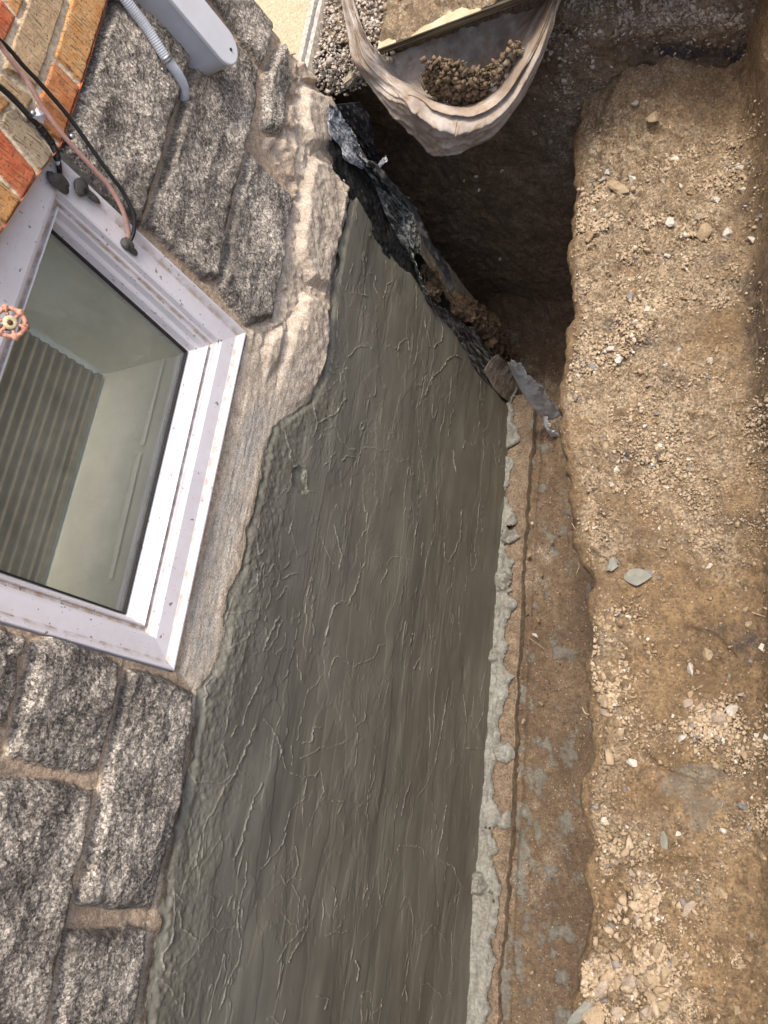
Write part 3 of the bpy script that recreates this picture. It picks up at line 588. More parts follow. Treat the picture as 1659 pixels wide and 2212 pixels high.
# ---- window
win = empty('window', (0, .70, -1.0)); win.parent = house; win.location = Vector((0, .70, -1.0)) - house.location
def wlink(o):
    o.location = -Vector((0, .70, -1.0)); return o
def frame_loft(name, prof, groove, mat, jitter=0):
    V = []; Fc = []; att = []; m = len(prof); segs = 30
    corners = [(WY0, WZ0, 1, 1), (WY1, WZ0, -1, 1), (WY1, WZ1, -1, -1), (WY0, WZ1, 1, -1)]
    for d_, x_ in prof:
        for (y, z, sy, sz) in corners:
            if sz < 0: V.append((x_, y + sy * d_ + (.052 if sy < 0 else 0), -.60 - (min(d_, .068) * 1.88 + max(d_ - .068, 0))))
            else: V.append((x_, y + sy * d_, z + d_ + (.010 if sy < 0 else 0)))
    for i in range(m - 1):
        for k in range(4): Fc.append((4 * i + k, 4 * i + (k + 1) % 4, 4 * i + 4 + (k + 1) % 4, 4 * i + 4 + k))
    me = bpy.data.meshes.new(name); me.from_pydata(V, [], Fc); me.update()
    at = me.attributes.new('groove', 'FLOAT', 'POINT')
    for i, g in enumerate(groove):
        for k in range(4): at.data[4 * i + k].value = g
    o = link(name, me, mat, None, False); o.parent = win; return wlink(o)
frame_loft('frame', [(0, -.10), (0, .012), (.002, .015), (.006, .015), (.019, .002), (.022, .000), (.062, -.003), (.066, -.006), (.068, -.020)], [0, .3, 0, 0, 1, .2, 0, 0, .2], M_VINYL)
frame_loft('inner_stop', [(.0675, -.0205), (.074, -.022), (.076, -.030), (.083, -.032), (.085, -.024), (.088, -.022), (.0905, -.026), (.091, -.050)], [0, .2, 1, 1, .5, 0, 0, 0], M_VINYL)
frame_loft('sash', [(.0905, -.046), (.098, -.048), (.101, -.052), (.103, -.070), (.109, -.076), (.109, -.10)], [0, 0, 0, 0, .6, .2], M_VINYL)
frame_loft('gasket', [(.1085, -.070), (.112, -.071), (.1135, -.078), (.110, -.082)], [0] * 4, M_GASKET)
o = pydata('pane', [(-.079, WY0 + .108, WZ0 + .108), (-.079, WY1 - .108, WZ0 + .108), (-.079, WY1 - .056, -.77), (-.079, WY0 + .108, -.77)], [(0, 1, 2, 3)], M_GLASS); o.parent = win; wlink(o)
# corner seams in the vinyl
# interior: recess with sill, reveals and pleated shade
iy0, iy1, iz0, iz1, ix = WY0 + .095, WY1 - .078, WZ0 + .078, WZ1 - .03, -.62
V = [(-.083, iy0, iz0), (-.083, iy1, iz0), (-.083, iy1 + .03, iz1), (-.083, iy0, iz1), (ix, iy0, iz0), (ix, iy1, iz0), (ix, iy1, iz1), (ix, iy0, iz1)]
o = pydata('recess', V, [(0, 4, 5, 1), (1, 5, 6, 2), (3, 7, 4, 0)], M_INSIDE); o.parent = win; wlink(o)  # back wall and ceiling left out so sky light fills the recess
o = pydata('lintel', [(-.083, iy0, iz1), (-.083, iy1 + .03, iz1), (-.24, iy1 + .03, iz1 + .01), (-.24, iy0, iz1 + .01)], [(0, 3, 2, 1)], M_INSIDE); o.parent = win; wlink(o)  # ceiling stops short; the gap behind lets sky light the sill
# caulk strip along the sill with a gap, sunlit brightness put into its colour
def caulk(p0, p1, w0, w1, name='caulk_strip'):
    a = on(*p0, 2, iz0 + .006); b = on(*p1, 2, iz0 + .006); n = 40; V = []; rs = np.random.RandomState(int(p0[0])); 
    for i in range(n):
        t = i / (n - 1); c = a * (1 - t) + b * t; w_ = w0 * (1 - t) + w1 * t; j = (rs.rand() < .12) * .006 * rs.rand()
        V += [c + np.array([-w_ - j, 0, 0]), c + np.array([-w_ * .3, 0, .004]), c + np.array([w_, 0, .0])]
    Fc = [(3 * i + k, 3 * i + 3 + k, 3 * i + 4 + k, 3 * i + 1 + k) for i in range(n - 1) for k in (0, 1)]
    o = pydata(name, V, Fc, M_CAULK, None, True); o.parent = win; wlink(o)
caulk((354, 776), (306, 962), .003, .009); caulk((300, 980), (268, 1110), .009, .012); caulk((268, 1110), (238, 1250), .012, .007)
box_i = pydata('inner_channel', [(-.086, iy0 + .002, iz0 + .001), (-.086, iy1 - .002, iz0 + .001), (-.092, iy1 - .002, iz0 + .014), (-.092, iy0 + .002, iz0 + .014), (-.105, iy1 - .002, iz0 + .014), (-.105, iy0 + .002, iz0 + .014), (-.150, iy1 - .002, iz0 + .003), (-.150, iy0 + .002, iz0 + .003)], [(0, 1, 2, 3), (3, 2, 4, 5), (5, 4, 6, 7)], M_WHITEV); box_i.parent = win; wlink(box_i)  # channel widened inward, its white standing in for reflected frame light
# pleated shade: bottom edge seen at (220,800)-(85,1260)
sb = on(220, 800, 2, iz0 + .012)
xs_ = sb[0]; npl = 22; V = []; Fc = []
for i in range(2 * npl + 1):
    z = iz0 + .03 + i * .0148; x = xs_ - .004 + (.0045 if i % 2 else -.0045)
    V += [(x, iy0 + .01, z), (x, iy1 - .012, z)]
for i in range(2 * npl): Fc.append((2 * i, 2 * i + 1, 2 * i + 3, 2 * i + 2))
o = pydata('pleated_shade', V, Fc, M_SHADE); o.parent = win; wlink(o)
o = box('shade_rail', (xs_ - .014, iy0 + .01, iz0 + .010), (xs_ + .010, iy1 - .012, iz0 + .029), M_SHADE); o.parent = win; wlink(o)
# wall panels that close the masonry round the opening (window sits in them)
for nm, lo, hi in (('sill_block', (-.35, WY0 - .0, WZ0 - .12), (-.012, WY1, WZ0 - .002)),): box(nm, lo, hi, M_CONC, house)

# ================================================================== things on the wall
# ---- electrical box
eb = empty('electrical_box', (0.0, 1.78, -1.0)); tag(eb, 'grey plastic electrical box with rounded end on the stone wall', 'electrical box')
def capsule(name, x0, x1, y0, y1, zb, zt_, rr, mat, parent, inset=0.0, r=.012):
    prof = []; n = 18; cy = (y0 + y1) / 2; hw = (y1 - y0) / 2
    for i in range(n + 1):
        an = math.pi + math.pi * i / n; prof.append((cy + hw * math.cos(an), zb + rr + rr * math.sin(an)))
    prof += [(y1, zt_), (y0, zt_)]
    m = len(prof); V = [(x0, a, b) for a, b in prof]
    c = np.array([cy, (zb + zt_) / 2])
    V += [(x1 - r, a, b) for a, b in prof] + [(x1, a + (c[0] - a) * .03, b + (c[1] - b) * .012) for a, b in prof]
    Fc = [(k, (k + 1) % m, m + (k + 1) % m, m + k) for k in range(m)] + [(m + k, m + (k + 1) % m, 2 * m + (k + 1) % m, 2 * m + k) for k in range(m)]
    Fc += [tuple(range(2 * m, 3 * m))]
    o = pydata(name, V, Fc, mat, parent); bm = o.modifiers.new('bevel', 'BEVEL'); bm.width = .003; bm.segments = 2; bm.limit_method = 'ANGLE'
    return o
capsule('body', .004, .093, 1.735, 1.832, -1.002, -.30, .048, M_PVC, eb, r=.002)
capsule('lid', .0945, .104, 1.7325, 1.8345, -1.005, -.295, .050, M_PVCL, eb, r=.002)
lathe('screw', (.1042, 1.786, -.975), (1, 0, 0), [(.0045, 0), (.0045, .001), (.0035, .0022), (.0005, .0022)], M_GASKET, eb, 12)
# ---- conduit with clamp
cn = empty('flexible_conduit', (.03, 1.68, -.95)); tag(cn, 'grey ribbed flexible conduit bending into the stone beside the electrical box', 'conduit')
cp = [on(225, -70, 0, .045), on(272, 0, 0, .045), on(318, 62, 0, .045), on(360, 128, 0, .045), on(384, 160, 0, .042), on(397, 188, 0, .030), on(398, 212, 0, .010), on(397, 222, 0, -.02)]
tube('tube', cp, .0125, M_PVC, cn, 700, 18, radf=lambda t: 1 + .028 * math.sin(t * 2 * math.pi * 100))
pc = np.array(smooth_path(cp, 100)); k = int(np.argmin(np.abs(proj(pc)[1] - 128)))
ax = unit(pc[k + 2] - pc[k - 2]); lathe('clamp', pc[k] - ax * .007, ax, [(.0135, 0), (.0155, .001), (.0160, .005), (.0145, .007), (.0160, .009), (.0155, .013), (.0135, .014)], M_METAL, cn, 24)
cl = pc[k] + np.array([-.016, -.022, .004]); a_ = np.array([0, -1, -.25]); a_ = unit(a_)
b_ = unit(np.cross(a_, [1, 0, 0])); V = []
for s_, t_, wv_ in ((0, 0, .009), (.014, -.012, .010), (.026, -.016, .011), (.033, -.016, .007)):
    c0 = pc[k] + a_ * (.006 + s_) + np.array([t_ * 1.2 + .004, 0, 0])
    V += [c0 + b_ * wv_, c0 - b_ * wv_, c0 + b_ * wv_ - np.array([.002, 0, 0]), c0 - b_ * wv_ - np.array([.002, 0, 0])]
Fc = []
for i in range(3):
    a0 = 4 * i; a1 = a0 + 4; Fc += [(a0, a0 + 1, a1 + 1, a1), (a0 + 2, a1 + 2, a1 + 3, a0 + 3), (a0, a1, a1 + 2, a0 + 2), (a0 + 1, a0 + 3, a1 + 3, a1 + 1)]
Fc.append((12, 13, 15, 14)); pydata('clamp_tab', V, Fc, M_METAL, cn)
lathe('clamp_screw', pc[k] + a_ * .026 + np.array([-.011, 0, 0]), (1, -.1, 0), [(.005, 0), (.005, .0025), (.0035, .0035), (.0005, .0035)], M_METAL, cn, 10)
# ---- cables
def cpx(L, s=1 / 3.0): return [on(x * s, y * s, 0, X_) for x, y, X_ in L]
def cable(name, L, r, mat, label, **kw):
    P = cpx(L); e = empty(name, tuple(P[-1])); tag(e, label, 'cable'); tube('jacket', P, r, mat, e, 160, 14, **kw); return e
cb = cable('thin_cable', [(-90, 190, .09), (0, 262, .075), (70, 330, .070), (150, 425, .065), (250, 530, .06), (400, 700, .055), (500, 830, .05), (620, 1000, .045), (720, 1140, .042), (800, 1250, .038), (858, 1370, .034), (872, 1450, .028), (862, 1520, .018), (838, 1575, .006), (832, 1590, -.004)], .0046, M_BLACK, 'slim black cable looping down to a putty plug on the window frame')
cable('pink_cable', [(-90, 200, .095), (0, 290, .078), (60, 375, .075), (150, 485, .071), (215, 590, .067), (280, 700, .06), (380, 840, .055), (500, 980, .05), (620, 1110, .046), (700, 1200, .042), (770, 1310, .036), (812, 1410, .028), (830, 1480, .018), (835, 1540, .008), (832, 1575, -.004)], .0052, M_PINKC, 'faded pink cable running beside the slim black cable')
ck = cable('thick_cable', [(-120, 480, .06), (0, 565, .05), (100, 655, .045), (200, 765, .04), (280, 850, .035), (330, 925, .03), (362, 1000, .026), (380, 1060, .018), (386, 1110, .006), (386, 1135, -.02)], .0058, M_BLACK, 'thick black cable wrapped in tape ending at the corner of the window frame')
tp = cpx([(250, 815, .038), (290, 865, .035), (335, 930, .030), (362, 995, .026), (372, 1035, .022)]); tube('tape_wrap', tp, .0085, M_TAPE, ck, 60, 14, radf=lambda t: .92 + .04 * math.sin(t * 31) + .03 * math.sin(t * 57))
tube('connector', cpx([(374, 1040, .022), (380, 1065, .017), (385, 1092, .010)]), .0055, M_PVC, ck, 8, 12)
def blob(name, px, X_, size, seed, mat, parent, sq=(.5, 1, 1), sub=2):
    rs = np.random.RandomState(seed); V = ICO[2][0].copy(); n = V @ rs.normal(size=(3, 5)); r = 1 + .16 * np.sin(2.2 * n).sum(1) / 2
    V = V * r[:, None] * np.array(sq) * size; c = on(px[0], px[1], 0, X_)
    o = pydata(name, V + c, [tuple(f) for f in ICO[2][1]], mat, parent, True)
    m = o.modifiers.new('sub', 'SUBSURF'); m.levels = m.render_levels = 2
    return o
blob('putty_plug', (277, 527), .006, .017, 1, M_SEAL, cb, (.55, .95, 1.05)); blob('putty_tail', (286, 542), .003, .012, 7, M_SEAL, cb, (.4, .7, 1.2))
blob('putty_plug', (127, 392), .008, .024, 2, M_SEAL, ck, (.45, .72, 1.15))
pl_ = empty('putty_patch', tuple(on(180, 405, 0, .0))); tag(pl_, 'smeared dark putty patch with a hole on the top corner of the window frame', 'putty patch')
blob('smear', (178, 404), .012, .022, 3, M_SEAL, pl_, (.35, 1.0, .85)); blob('tail', (200, 424), .010, .017, 5, M_SEAL, pl_, (.25, .6, 1.3)); blob('hole', (183, 411), .018, .0065, 6, M_HOLE, pl_, (.5, 1, 1))
# ---- cable clips
def clip(px, X_, seed, label):
    e = empty('cable_clip', tuple(on(px[0], px[1], 0, .01))); tag(e, label, 'cable clip', None)
    c = on(px[0], px[1], 0, X_); lathe('nail', c, (1, -.1, .3), [(.0040, -.04), (.0040, .004), (.0055, .0045), (.0055, .006), (.003, .008)], M_METAL, e, 14)
    return e
clip((154, 296), .05, 1, 'short silver nail of a cable clip poking from the stone beside the pink cable')
e2 = clip((70, 246), .055, 2, 'silver cable clip with a bent clear tab on the brick beside the thick cable')
c = on(82, 252, 0, .05); pydata('tab', [c + np.array(v) for v in [(0, -.012, .01), (.006, .012, .012), (.004, .016, -.01), (.0, -.004, -.016), (.01, 0, 0)]], [(0, 1, 4), (1, 2, 4), (2, 3, 4), (3, 0, 4)], M_PVC, e2)
# ---- faucet handle
fc = on(22, 697, 0, .16); fh = empty('faucet_handle', tuple(fc)); tag(fh, 'worn pink six-lobed faucet handle in front of the window', 'faucet handle')
ax_f = unit(CAM - fc + np.array([.0, .12, .10])); a1, a2, a3 = axes_for(ax_f)
R0 = .0245; seg = 96; V = []; ring = 12
for k in range(seg):
    an = 2 * math.pi * k / seg; lob = max(0, math.cos(6 * an)) ** 1.5; rc = R0 * (1 + .02 * lob); rad_ = .0042 + .0040 * lob
    for j in range(ring):
        b2 = 2 * math.pi * j / ring; V.append(fc + (rc + rad_ * math.cos(b2)) * (math.cos(an) * a1 + math.sin(an) * a2) + rad_ * .8 * math.sin(b2) * a3)
Fc = [(k * ring + j, ((k + 1) % seg) * ring + j, ((k + 1) % seg) * ring + (j + 1) % ring, k * ring + (j + 1) % ring) for k in range(seg) for j in range(ring)]
pydata('rim', V, Fc, M_VALVE, fh, True)
for k in range(6):
    an = math.pi / 6 * (2 * k + 0) + .0; d_ = math.cos(an) * a1 + math.sin(an) * a2
    tube('spoke', [fc + d_ * .009 - a3 * .002, fc + d_ * .016, fc + d_ * (R0 - .002)], .0032, M_VALVE, fh, 8, 8)
lathe('hub', fc - a3 * .006, a3, [(.010, 0), (.0115, .003), (.0105, .008), (.006, .009)], M_VALVE, fh, 20)
lathe('washer', fc + a3 * .003, a3, [(.0125, -.001), (.0125, .001), (.006, .0016), (.005, .0008)], M_BRASS, fh, 24)
lathe('screw', fc + a3 * .0035, a3, [(.0045, 0), (.0048, .002), (.0035, .004), (.001, .0042)], M_RUST, fh, 8)
tube('stem', [fc - a3 * .005, fc - a3 * .05 + np.array([-.02, 0, .0]), np.array([.0, fc[1] - .02, fc[2] + .08])], .006, M_RUST, fh, 20, 12)

# ================================================================== EARTH
LEDGE_Z = -1.90
EDGE_PX = [(1400, 180), (1345, 215), (1300, 258), (1265, 296), (1250, 330), (1245, 400), (1240, 500), (1233, 560), (1234, 590), (1242, 620), (1236, 660), (1242, 700), (1232, 730), (1234, 780), (1222, 830), (1212, 880), (1208, 930), (1216, 990), (1226, 1030), (1238, 1100), (1242, 1180), (1256, 1225), (1282, 1250), (1280, 1300), (1275, 1350), (1277, 1380), (1270, 1430), (1276, 1520), (1286, 1600), (1285, 1640), (1268, 1670), (1256, 1740), (1262, 1780), (1278, 1820), (1268, 1870), (1275, 1920), (1280, 1980), (1272, 2030), (1254, 2070), (1246, 2130), (1240, 2212), (1245, 2300)]
EP = np.array([on(a, b, 2, LEDGE_Z - .05)[:2] for a, b in EDGE_PX]); _o = np.argsort(EP[:, 1])
def edge_x(Y): return np.interp(Y, EP[_o, 1], EP[_o, 0])
SMOOTH = [(1430, 1330, 90, 60), (1480, 1430, 100, 55), (1420, 1500, 70, 60), (1440, 1720, 120, 60), (1480, 1850, 90, 40), (1560, 2020, 120, 80), (1540, 2130, 70, 60), (1310, 1905, 45, 40), (1360, 1960, 40, 35), (1400, 1120, 60, 60), (1600, 1080, 50, 60), (1550, 730, 70, 50), (1540, 1310, 90, 60), (1390, 1640, 50, 25), (1500, 1230, 60, 40), (1600, 1500, 60, 60), (1470, 1640, 90, 40), (1420, 2000, 30, 30), (1590, 1900, 60, 60)]
CLODS = [(1320, 460, 90, 90, 1.3), (1450, 500, 130, 80, .9), (1290, 640, 60, 120, .9), (1420, 690, 90, 60, .9), (1540, 640, 80, 50, .8), (1330, 800, 110, 80, .8), (1300, 1000, 60, 90, .8), (1310, 1150, 50, 60, 1.0), (1330, 1380, 55, 70, 1.2), (1310, 1480, 55, 60, 1.3), (1340, 1560, 60, 50, .9),
         (1330, 1640, 60, 40, 1.0), (1300, 1760, 40, 60, 1.4), (1345, 1830, 60, 45, 1.6), (1310, 1870, 30, 35, 1.2), (1390, 1950, 45, 70, 1.4), (1320, 2010, 45, 50, 1.5), (1300, 2100, 60, 70, 2.0), (1380, 2130, 80, 80, 1.9), (1480, 2170, 70, 40, 1.3), (1540, 1560, 70, 60, 1.0), (1500, 1560, 40, 60, .8), (1560, 1420, 60, 40, .5),
         (1600, 1620, 60, 50, .6), (1640, 1760, 40, 60, .6), (1440, 1900, 80, 20, .7), (1600, 2060, 60, 70, .7), (1520, 1990, 80, 60, .4), (1540, 1200, 60, 60, .6), (1440, 1000, 60, 100, .5), (1500, 900, 100, 60, .6), (1400, 300, 120, 60, .8), (1500, 380, 120, 80, .6), (1430, 1790, 60, 60, .3)]
def pxmask(px, py, L):
    m = np.zeros(px.shape)
    for t in L:
        x, y, sx, sy = t[:4]; a = t[4] if len(t) > 4 else 1.0
        m = np.maximum(m, a * np.exp(-(((px - x) / sx) ** 2 + ((py - y) / sy) ** 2) * .9))
    return m
def ledge_base(X, Y):
    """ledge height as a function of plan position"""
    z = LEDGE_Z + .012 * fbm(X * 4, Y * 4, 3, 400) + .008 * fbm(X * 14, Y * 14, 3, 402)
    z = z + .17 * sm(1.84, 2.22, Y + .08 * fbm(X * 7, Y * 4, 4, 405)) - .10 * sm(.93, .70, X + .03 * fbm(Y * 9, X * 5, 3, 408)) * sm(1.75, 2.1, Y)
    z = z + .22 * sm(1.17, 1.32, X + .03 * fbm(Y * 6, X * 3, 3, 407)) ** 1.3
    return z
ys = np.concatenate([np.arange(-2.6, -.75, .02), np.arange(-.75, 2.3, .0034)])
# u-parameter across the section
pf = [(.16, -3.25), (.13, -3.05), (.10, -2.7), (.06, -2.3), (.02, -2.06), (.002, -1.98), (.0, -1.945), (.012, -1.918), (.04, -1.902)]
fv = smooth_path(pf, 60)
nl = 150
rows = []
YC = ys[:, None]; XE = edge_x(ys)[:, None] + .008 * fbm(YC * 30, YC * 0, 3, 410)
tl = np.linspace(0, 1, nl)[None, 1:]
XL = (XE + .04) * (1 - tl) + 1.33 * tl; YL = np.repeat(YC, nl - 1, 1)
ZL = ledge_base(XL, YL)
XFc = XE + fv[None, :, 0]; ZF = np.repeat(fv[None, :, 1], len(ys), 0); zlip = ledge_base(XE + .04, YC) - (-1.902)
ZF = ZF + zlip * sm(-2.3, -1.9, ZF); XFc = XFc + (.05 * fbm(YC * 4 + 0 * ZF, ZF * 4, 4, 420)) * sm(-1.95, -2.2, ZF)
XO = np.array([1.345, 1.365, 1.40, 1.50, 1.8, 2.4, 4.0, 9.0])[None, :] + 0 * YC; ZO = np.array([-1.60, -1.45, -1.39, -1.375, -1.37, -1.37, -1.37, -1.37])[None, :] + 0 * YC + .02 * fbm(XO * 5, np.repeat(YC, 8, 1) * 5, 3, 430)
XX = np.hstack([XFc, XL, XO]); ZZ = np.hstack([ZF, ZL, ZO]); YY = np.repeat(YC, XX.shape[1], 1)
P0 = np.stack([XX, YY, ZZ], -1)
px, py = proj(P0)
ss = np.cumsum(np.hstack([np.zeros((len(ys), 1)), np.hypot(np.diff(XX, axis=1), np.diff(ZZ, axis=1))]), 1)
smo = pxmask(px, py, SMOOTH); cld = pxmask(px, py, CLODS)
onl = sm(.0, .05, XX - XE)
amp = .45 + 1.1 * np.clip(cld, 0, 1) - .3 * smo; amp = np.clip(amp, .12, 1.3)
d1, d2, id_ = cells(YY * 36, ss * 36, 31)
gran = (.5 - d1) * .012 * (id_ > .45)
nz = fbm(YY * 13, ss * 13, 5, 440, .55)
disp = amp * onl * (.016 * nz + 1.2 * gran + .010 * fbm(YY * 55, ss * 55, 3, 446, .6)) + .008 * (1 - onl) * fbm(YY * 18, ss * 18, 4, 448) + .0012 * fbm(YY * 60, ss * 60, 3, 449)
nx = -sm(.03, -.0, XX - XE) * 1.0; nzv = sm(-.01, .03, XX - XE)
lip = .014 * fbm(YY * 11, ss * 5, 3, 450) * np.exp(-((XX - XE - .01) / .04) ** 2)
P0[..., 0] += nx * (disp + lip); P0[..., 2] += nzv * (disp)
# curved wheel or bucket scrapes pressed into the clay
def scrape(L, w_, dep):
    global P0
    pts = np.array([on(a, b, 2, LEDGE_Z)[:2] for a, b in L]); d = linedist(P0[..., 0], P0[..., 1], pts); P0[..., 2] -= dep * np.exp(-(d / w_) ** 2) * (XX < 1.3)
scrape(smooth_path([(1590, 1420), (1540, 1370), (1500, 1360), (1480, 1355)], 12), .003, .010); scrape(smooth_path([(1375, 1600), (1420, 1650), (1480, 1680), (1540, 1690)], 16), .004, .010)
scrape(smooth_path([(1300, 1915), (1340, 1875), (1400, 1858), (1460, 1855), (1500, 1858)], 16), .0035, .010); scrape(smooth_path([(1620, 2120), (1610, 2160), (1570, 2190), (1500, 2200)], 16), .004, .008)
dust = np.clip(.16 + .75 * cld + .45 * sm(1250, 1050, py) - .6 * smo + .95 * fbm(YY * 6, XX * 7, 5, 460, .6), 0, 1) * sm(.015, .055, XX - XE + .02 * nz) * sm(1.32, 1.2, XX)
dust = dust * (.6 + .4 * sm(240, 400, py)) * (1 - .7 * sm(1560, 1640, px + 30 * fbm(py / 60, px / 60, 3, 466)))
black = pxmask(px, py, [(1640, 1390, 60, 30), (1560, 1360, 50, 14), (1635, 700, 30, 100), (1350, 985, 26, 14), (1270, 790, 26, 18), (1292, 1410, 24, 30), (1590, 1130, 60, 25), (1650, 900, 20, 60), (1380, 740, 60, 12), (1600, 450, 26, 20), (1550, 560, 40, 14), (1470, 820, 40, 14), (1620, 620, 30, 30), (1330, 700, 20, 12), (1420, 990, 30, 12), (1545, 1185, 26, 12)]) * (XX < 1.34) * (.55 + .9 * fbm(YY * 12, XX * 12, 4, 468))
black = np.clip(black, 0, 1)
splat = pxmask(px, py, [(1510, 1670, 75, 18), (1480, 1700, 60, 30), (1520, 1740, 50, 24), (1510, 1780, 20, 14), (1390, 1905, 10, 8)]); splat = sm(.42, .55, splat * .6 + .45 * (fbm(YY * 30, XX * 30, 4, 470) * .5 + .5)) * .55
ledge = grid('soil_ledge', P0, M_SOIL, None, None, dict(dust=dust, black=black, splat=splat), flip=True); tag(ledge, kind='structure')

# ---- end bank (faces the camera across the trench) and the ground behind it
xs = np.arange(-1.3, 1.75, .0048); zf = np.arange(-3.25, -1.385, .0048)
XX, ZZ = np.meshgrid(xs, zf, indexing='ij')
face_y = 2.20 + .11 * sm(.35, -.05, XX) + .06 * sm(-1.5, -1.8, ZZ) * sm(.7, .3, XX) - .10 * sm(.6, 1.2, XX) * sm(-2.0, -1.9, ZZ) + .10 * sm(-1.72, -1.40, ZZ) * sm(.75, 1.1, XX)
amp = .4 + .8 * sm(.6, .9, XX) + .3 * sm(-1.75, -1.5, ZZ)
d1, d2, id_ = cells(XX * 30, ZZ * 30, 41)
YYf = face_y - .010 * fbm(XX * 22, ZZ * 14, 4, 515, .6, True) - amp * (.024 * fbm(XX * 6, ZZ * 6, 5, 500, .55) + (.5 - d1) * .012 * (id_ > .55)) - .02 * fbm(XX * 3, ZZ * 10, 3, 505, .5, True) * sm(-1.9, -1.7, ZZ)
# foot talus
YYf = YYf - .12 * sm(-2.9, -3.08, ZZ + .04 * fbm(XX * 9, XX * 0, 3, 507))
# ground behind
yb = np.array([.01, .03, .06, .1, .2, .35, .6, 1.0, 1.8, 3, 6, 12]); YB = YYf[:, -1:] + yb[None, :]; XB = np.repeat(xs[:, None], len(yb), 1)
ZB = -1.385 - .004 + 0 * YB + .008 * fbm(XB * 9, YB * 9, 4, 510)
X3 = np.hstack([XX, XB]); Y3 = np.hstack([YYf, YB]); Z3 = np.hstack([ZZ, ZB])
P0 = np.stack([X3, Y3, Z3], -1); px, py = proj(P0)
dust = np.clip(pxmask(px, py, [(1450, 40, 200, 45, .9), (1250, 90, 60, 70, .6), (1300, 200, 110, 60, .8), (1225, 300, 60, 100, .9), (1180, 250, 60, 60, .5), (1500, 190, 120, 24, .5)]) + .25 * fbm(X3 * 9, Z3 * 9, 3, 512), 0, 1)
black = pxmask(px, py, [(1480, 112, 100, 22, 1.3), (1590, 120, 70, 30, 1.3), (1400, 145, 30, 20, 1.1), (1020, 300, 20, 18, .8), (880, 300, 20, 14, .5)])
bank = grid('end_bank', P0, M_BANK, None, None, dict(dust=dust, black=black, splat=0 * black), flip=True); tag(bank, kind='structure')

# ---- trench floor
xs = np.arange(-1.0, 1.1, .0045); yy = np.concatenate([np.arange(-2.6, -.8, .02), np.arange(-.8, 2.5, .0045)])
YY, XX = np.meshgrid(yy, xs, indexing='ij')
ZZ = foot_z(YY) - .045 + .016 * fbm(YY * 6, XX * 6, 5, 520, .55) + .004 * fbm(YY * 50, XX * 50, 3, 523) + .05 * sm(.45, .9, XX) - .012 * np.exp(-((XX - .155) / .012) ** 2)
d1, d2, id_ = cells(YY * 26, XX * 26, 51); ZZ += (.5 - d1) * .014 * (id_ > .66)
sp = fbm(YY * 15, XX * 17, 6, 530, .66) * .5 + .5
splat = sm(.595, .61, sp + .10 * sm(.6, -.7, YY) - .12 * sm(.25, .5, XX) - .05 * sm(.0, 1.5, YY)); ZZ += .006 * splat
dust = np.clip(sm(.62, .75, fbm(YY * 9, XX * 9, 4, 540) * .5 + .5) * sm(.4, .2, XX), 0, 1)
fl = grid('trench_floor', np.stack([XX, YY, ZZ], -1), M_FLOOR, None, None, dict(dust=dust, black=0 * dust, splat=splat), flip=True); tag(fl, kind='structure')
# big ground sheet all round, lower than the slab; a frame round the trench
def sheet(name, x0, x1, y0, y1, z, mat): 
    o = pydata(name, [(x0, y0, z), (x1, y0, z), (x1, y1, z), (x0, y1, z)], [(0, 1, 2, 3)], mat); return tag(o, kind='structure')
sheet('ground', 1.6, 60, -60, -2.55, -1.41, M_SLAB); sheet('ground', 9, 60, -2.6, 2.2, -1.41, M_SLAB); sheet('ground', -60, 60, 13.5, 70, -1.42, M_SLAB)
# ---- patio slab behind the corner
rs = np.random.RandomState(8)
xs = np.arange(-2.2, -.075, .012); yy = np.arange(2.137, 4.6, .012); XX, YY = np.meshgrid(xs, yy, indexing='ij')
ZZ = -1.372 + .003 * fbm(XX * 60, YY * 60, 3, 550)
sl = grid('patio', np.stack([XX, YY, ZZ], -1), M_SLAB, None); tag(sl, kind='structure')
es = empty('edging_strip', (-.04, 2.2, -1.38)); tag(es, 'weathered white and grey expansion strips between patio slab and gravel', 'edging')
for i, (x0, x1, h_, m_) in enumerate([(-.0745, -.052, .012, M_STRIPW), (-.0515, -.034, .004, M_STRIPG), (-.0335, -.016, .012, M_STRIPW)]):
    n = 160; yv = np.linspace(2.155, 3.4, n); V = []
    for y_ in yv:
        j = .0035 * fbm(np.array([y_ * 30]), np.array([i * 3.3]), 3, 560)[0]; V += [(x0 + j, y_, -1.40), (x0 + j, y_, -1.372 + h_), (x1 + j, y_, -1.372 + h_ + j), (x1 + j, y_, -1.40)]
    Fc = [(4 * k + a, 4 * k + a + 1, 4 * k + a + 5, 4 * k + a + 4) for k in range(n - 1) for a in range(3)] + [(0, 3, 2, 1)]
    pydata('foam_core' if i == 1 else 'strip', V, Fc, m_, es)

# ---- gravel bed beside the strips
rs = np.random.RandomState(21); n = 2600
gx = rs.uniform(-.012, .24, n); gy = rs.uniform(2.19, 3.3, n); gz = -1.385 + rs.uniform(-.004, .012, n)
m = 900; ex = rs.uniform(-.02, .26, m); eyy = rs.uniform(2.16, 2.24, m); ez = -1.39 - rs.uniform(0, .09, m)
g = rock_field('gravel_bed', np.vstack([np.stack([gx, gy, gz], -1), np.stack([ex, eyy, ez], -1)]), rs.lognormal(math.log(.0068), .35, n + m), M_GRAVEL, 22, 1); tag(g, 'mixed grey and tan pea gravel between the patio strips and the tarp', 'gravel', kind='stuff')
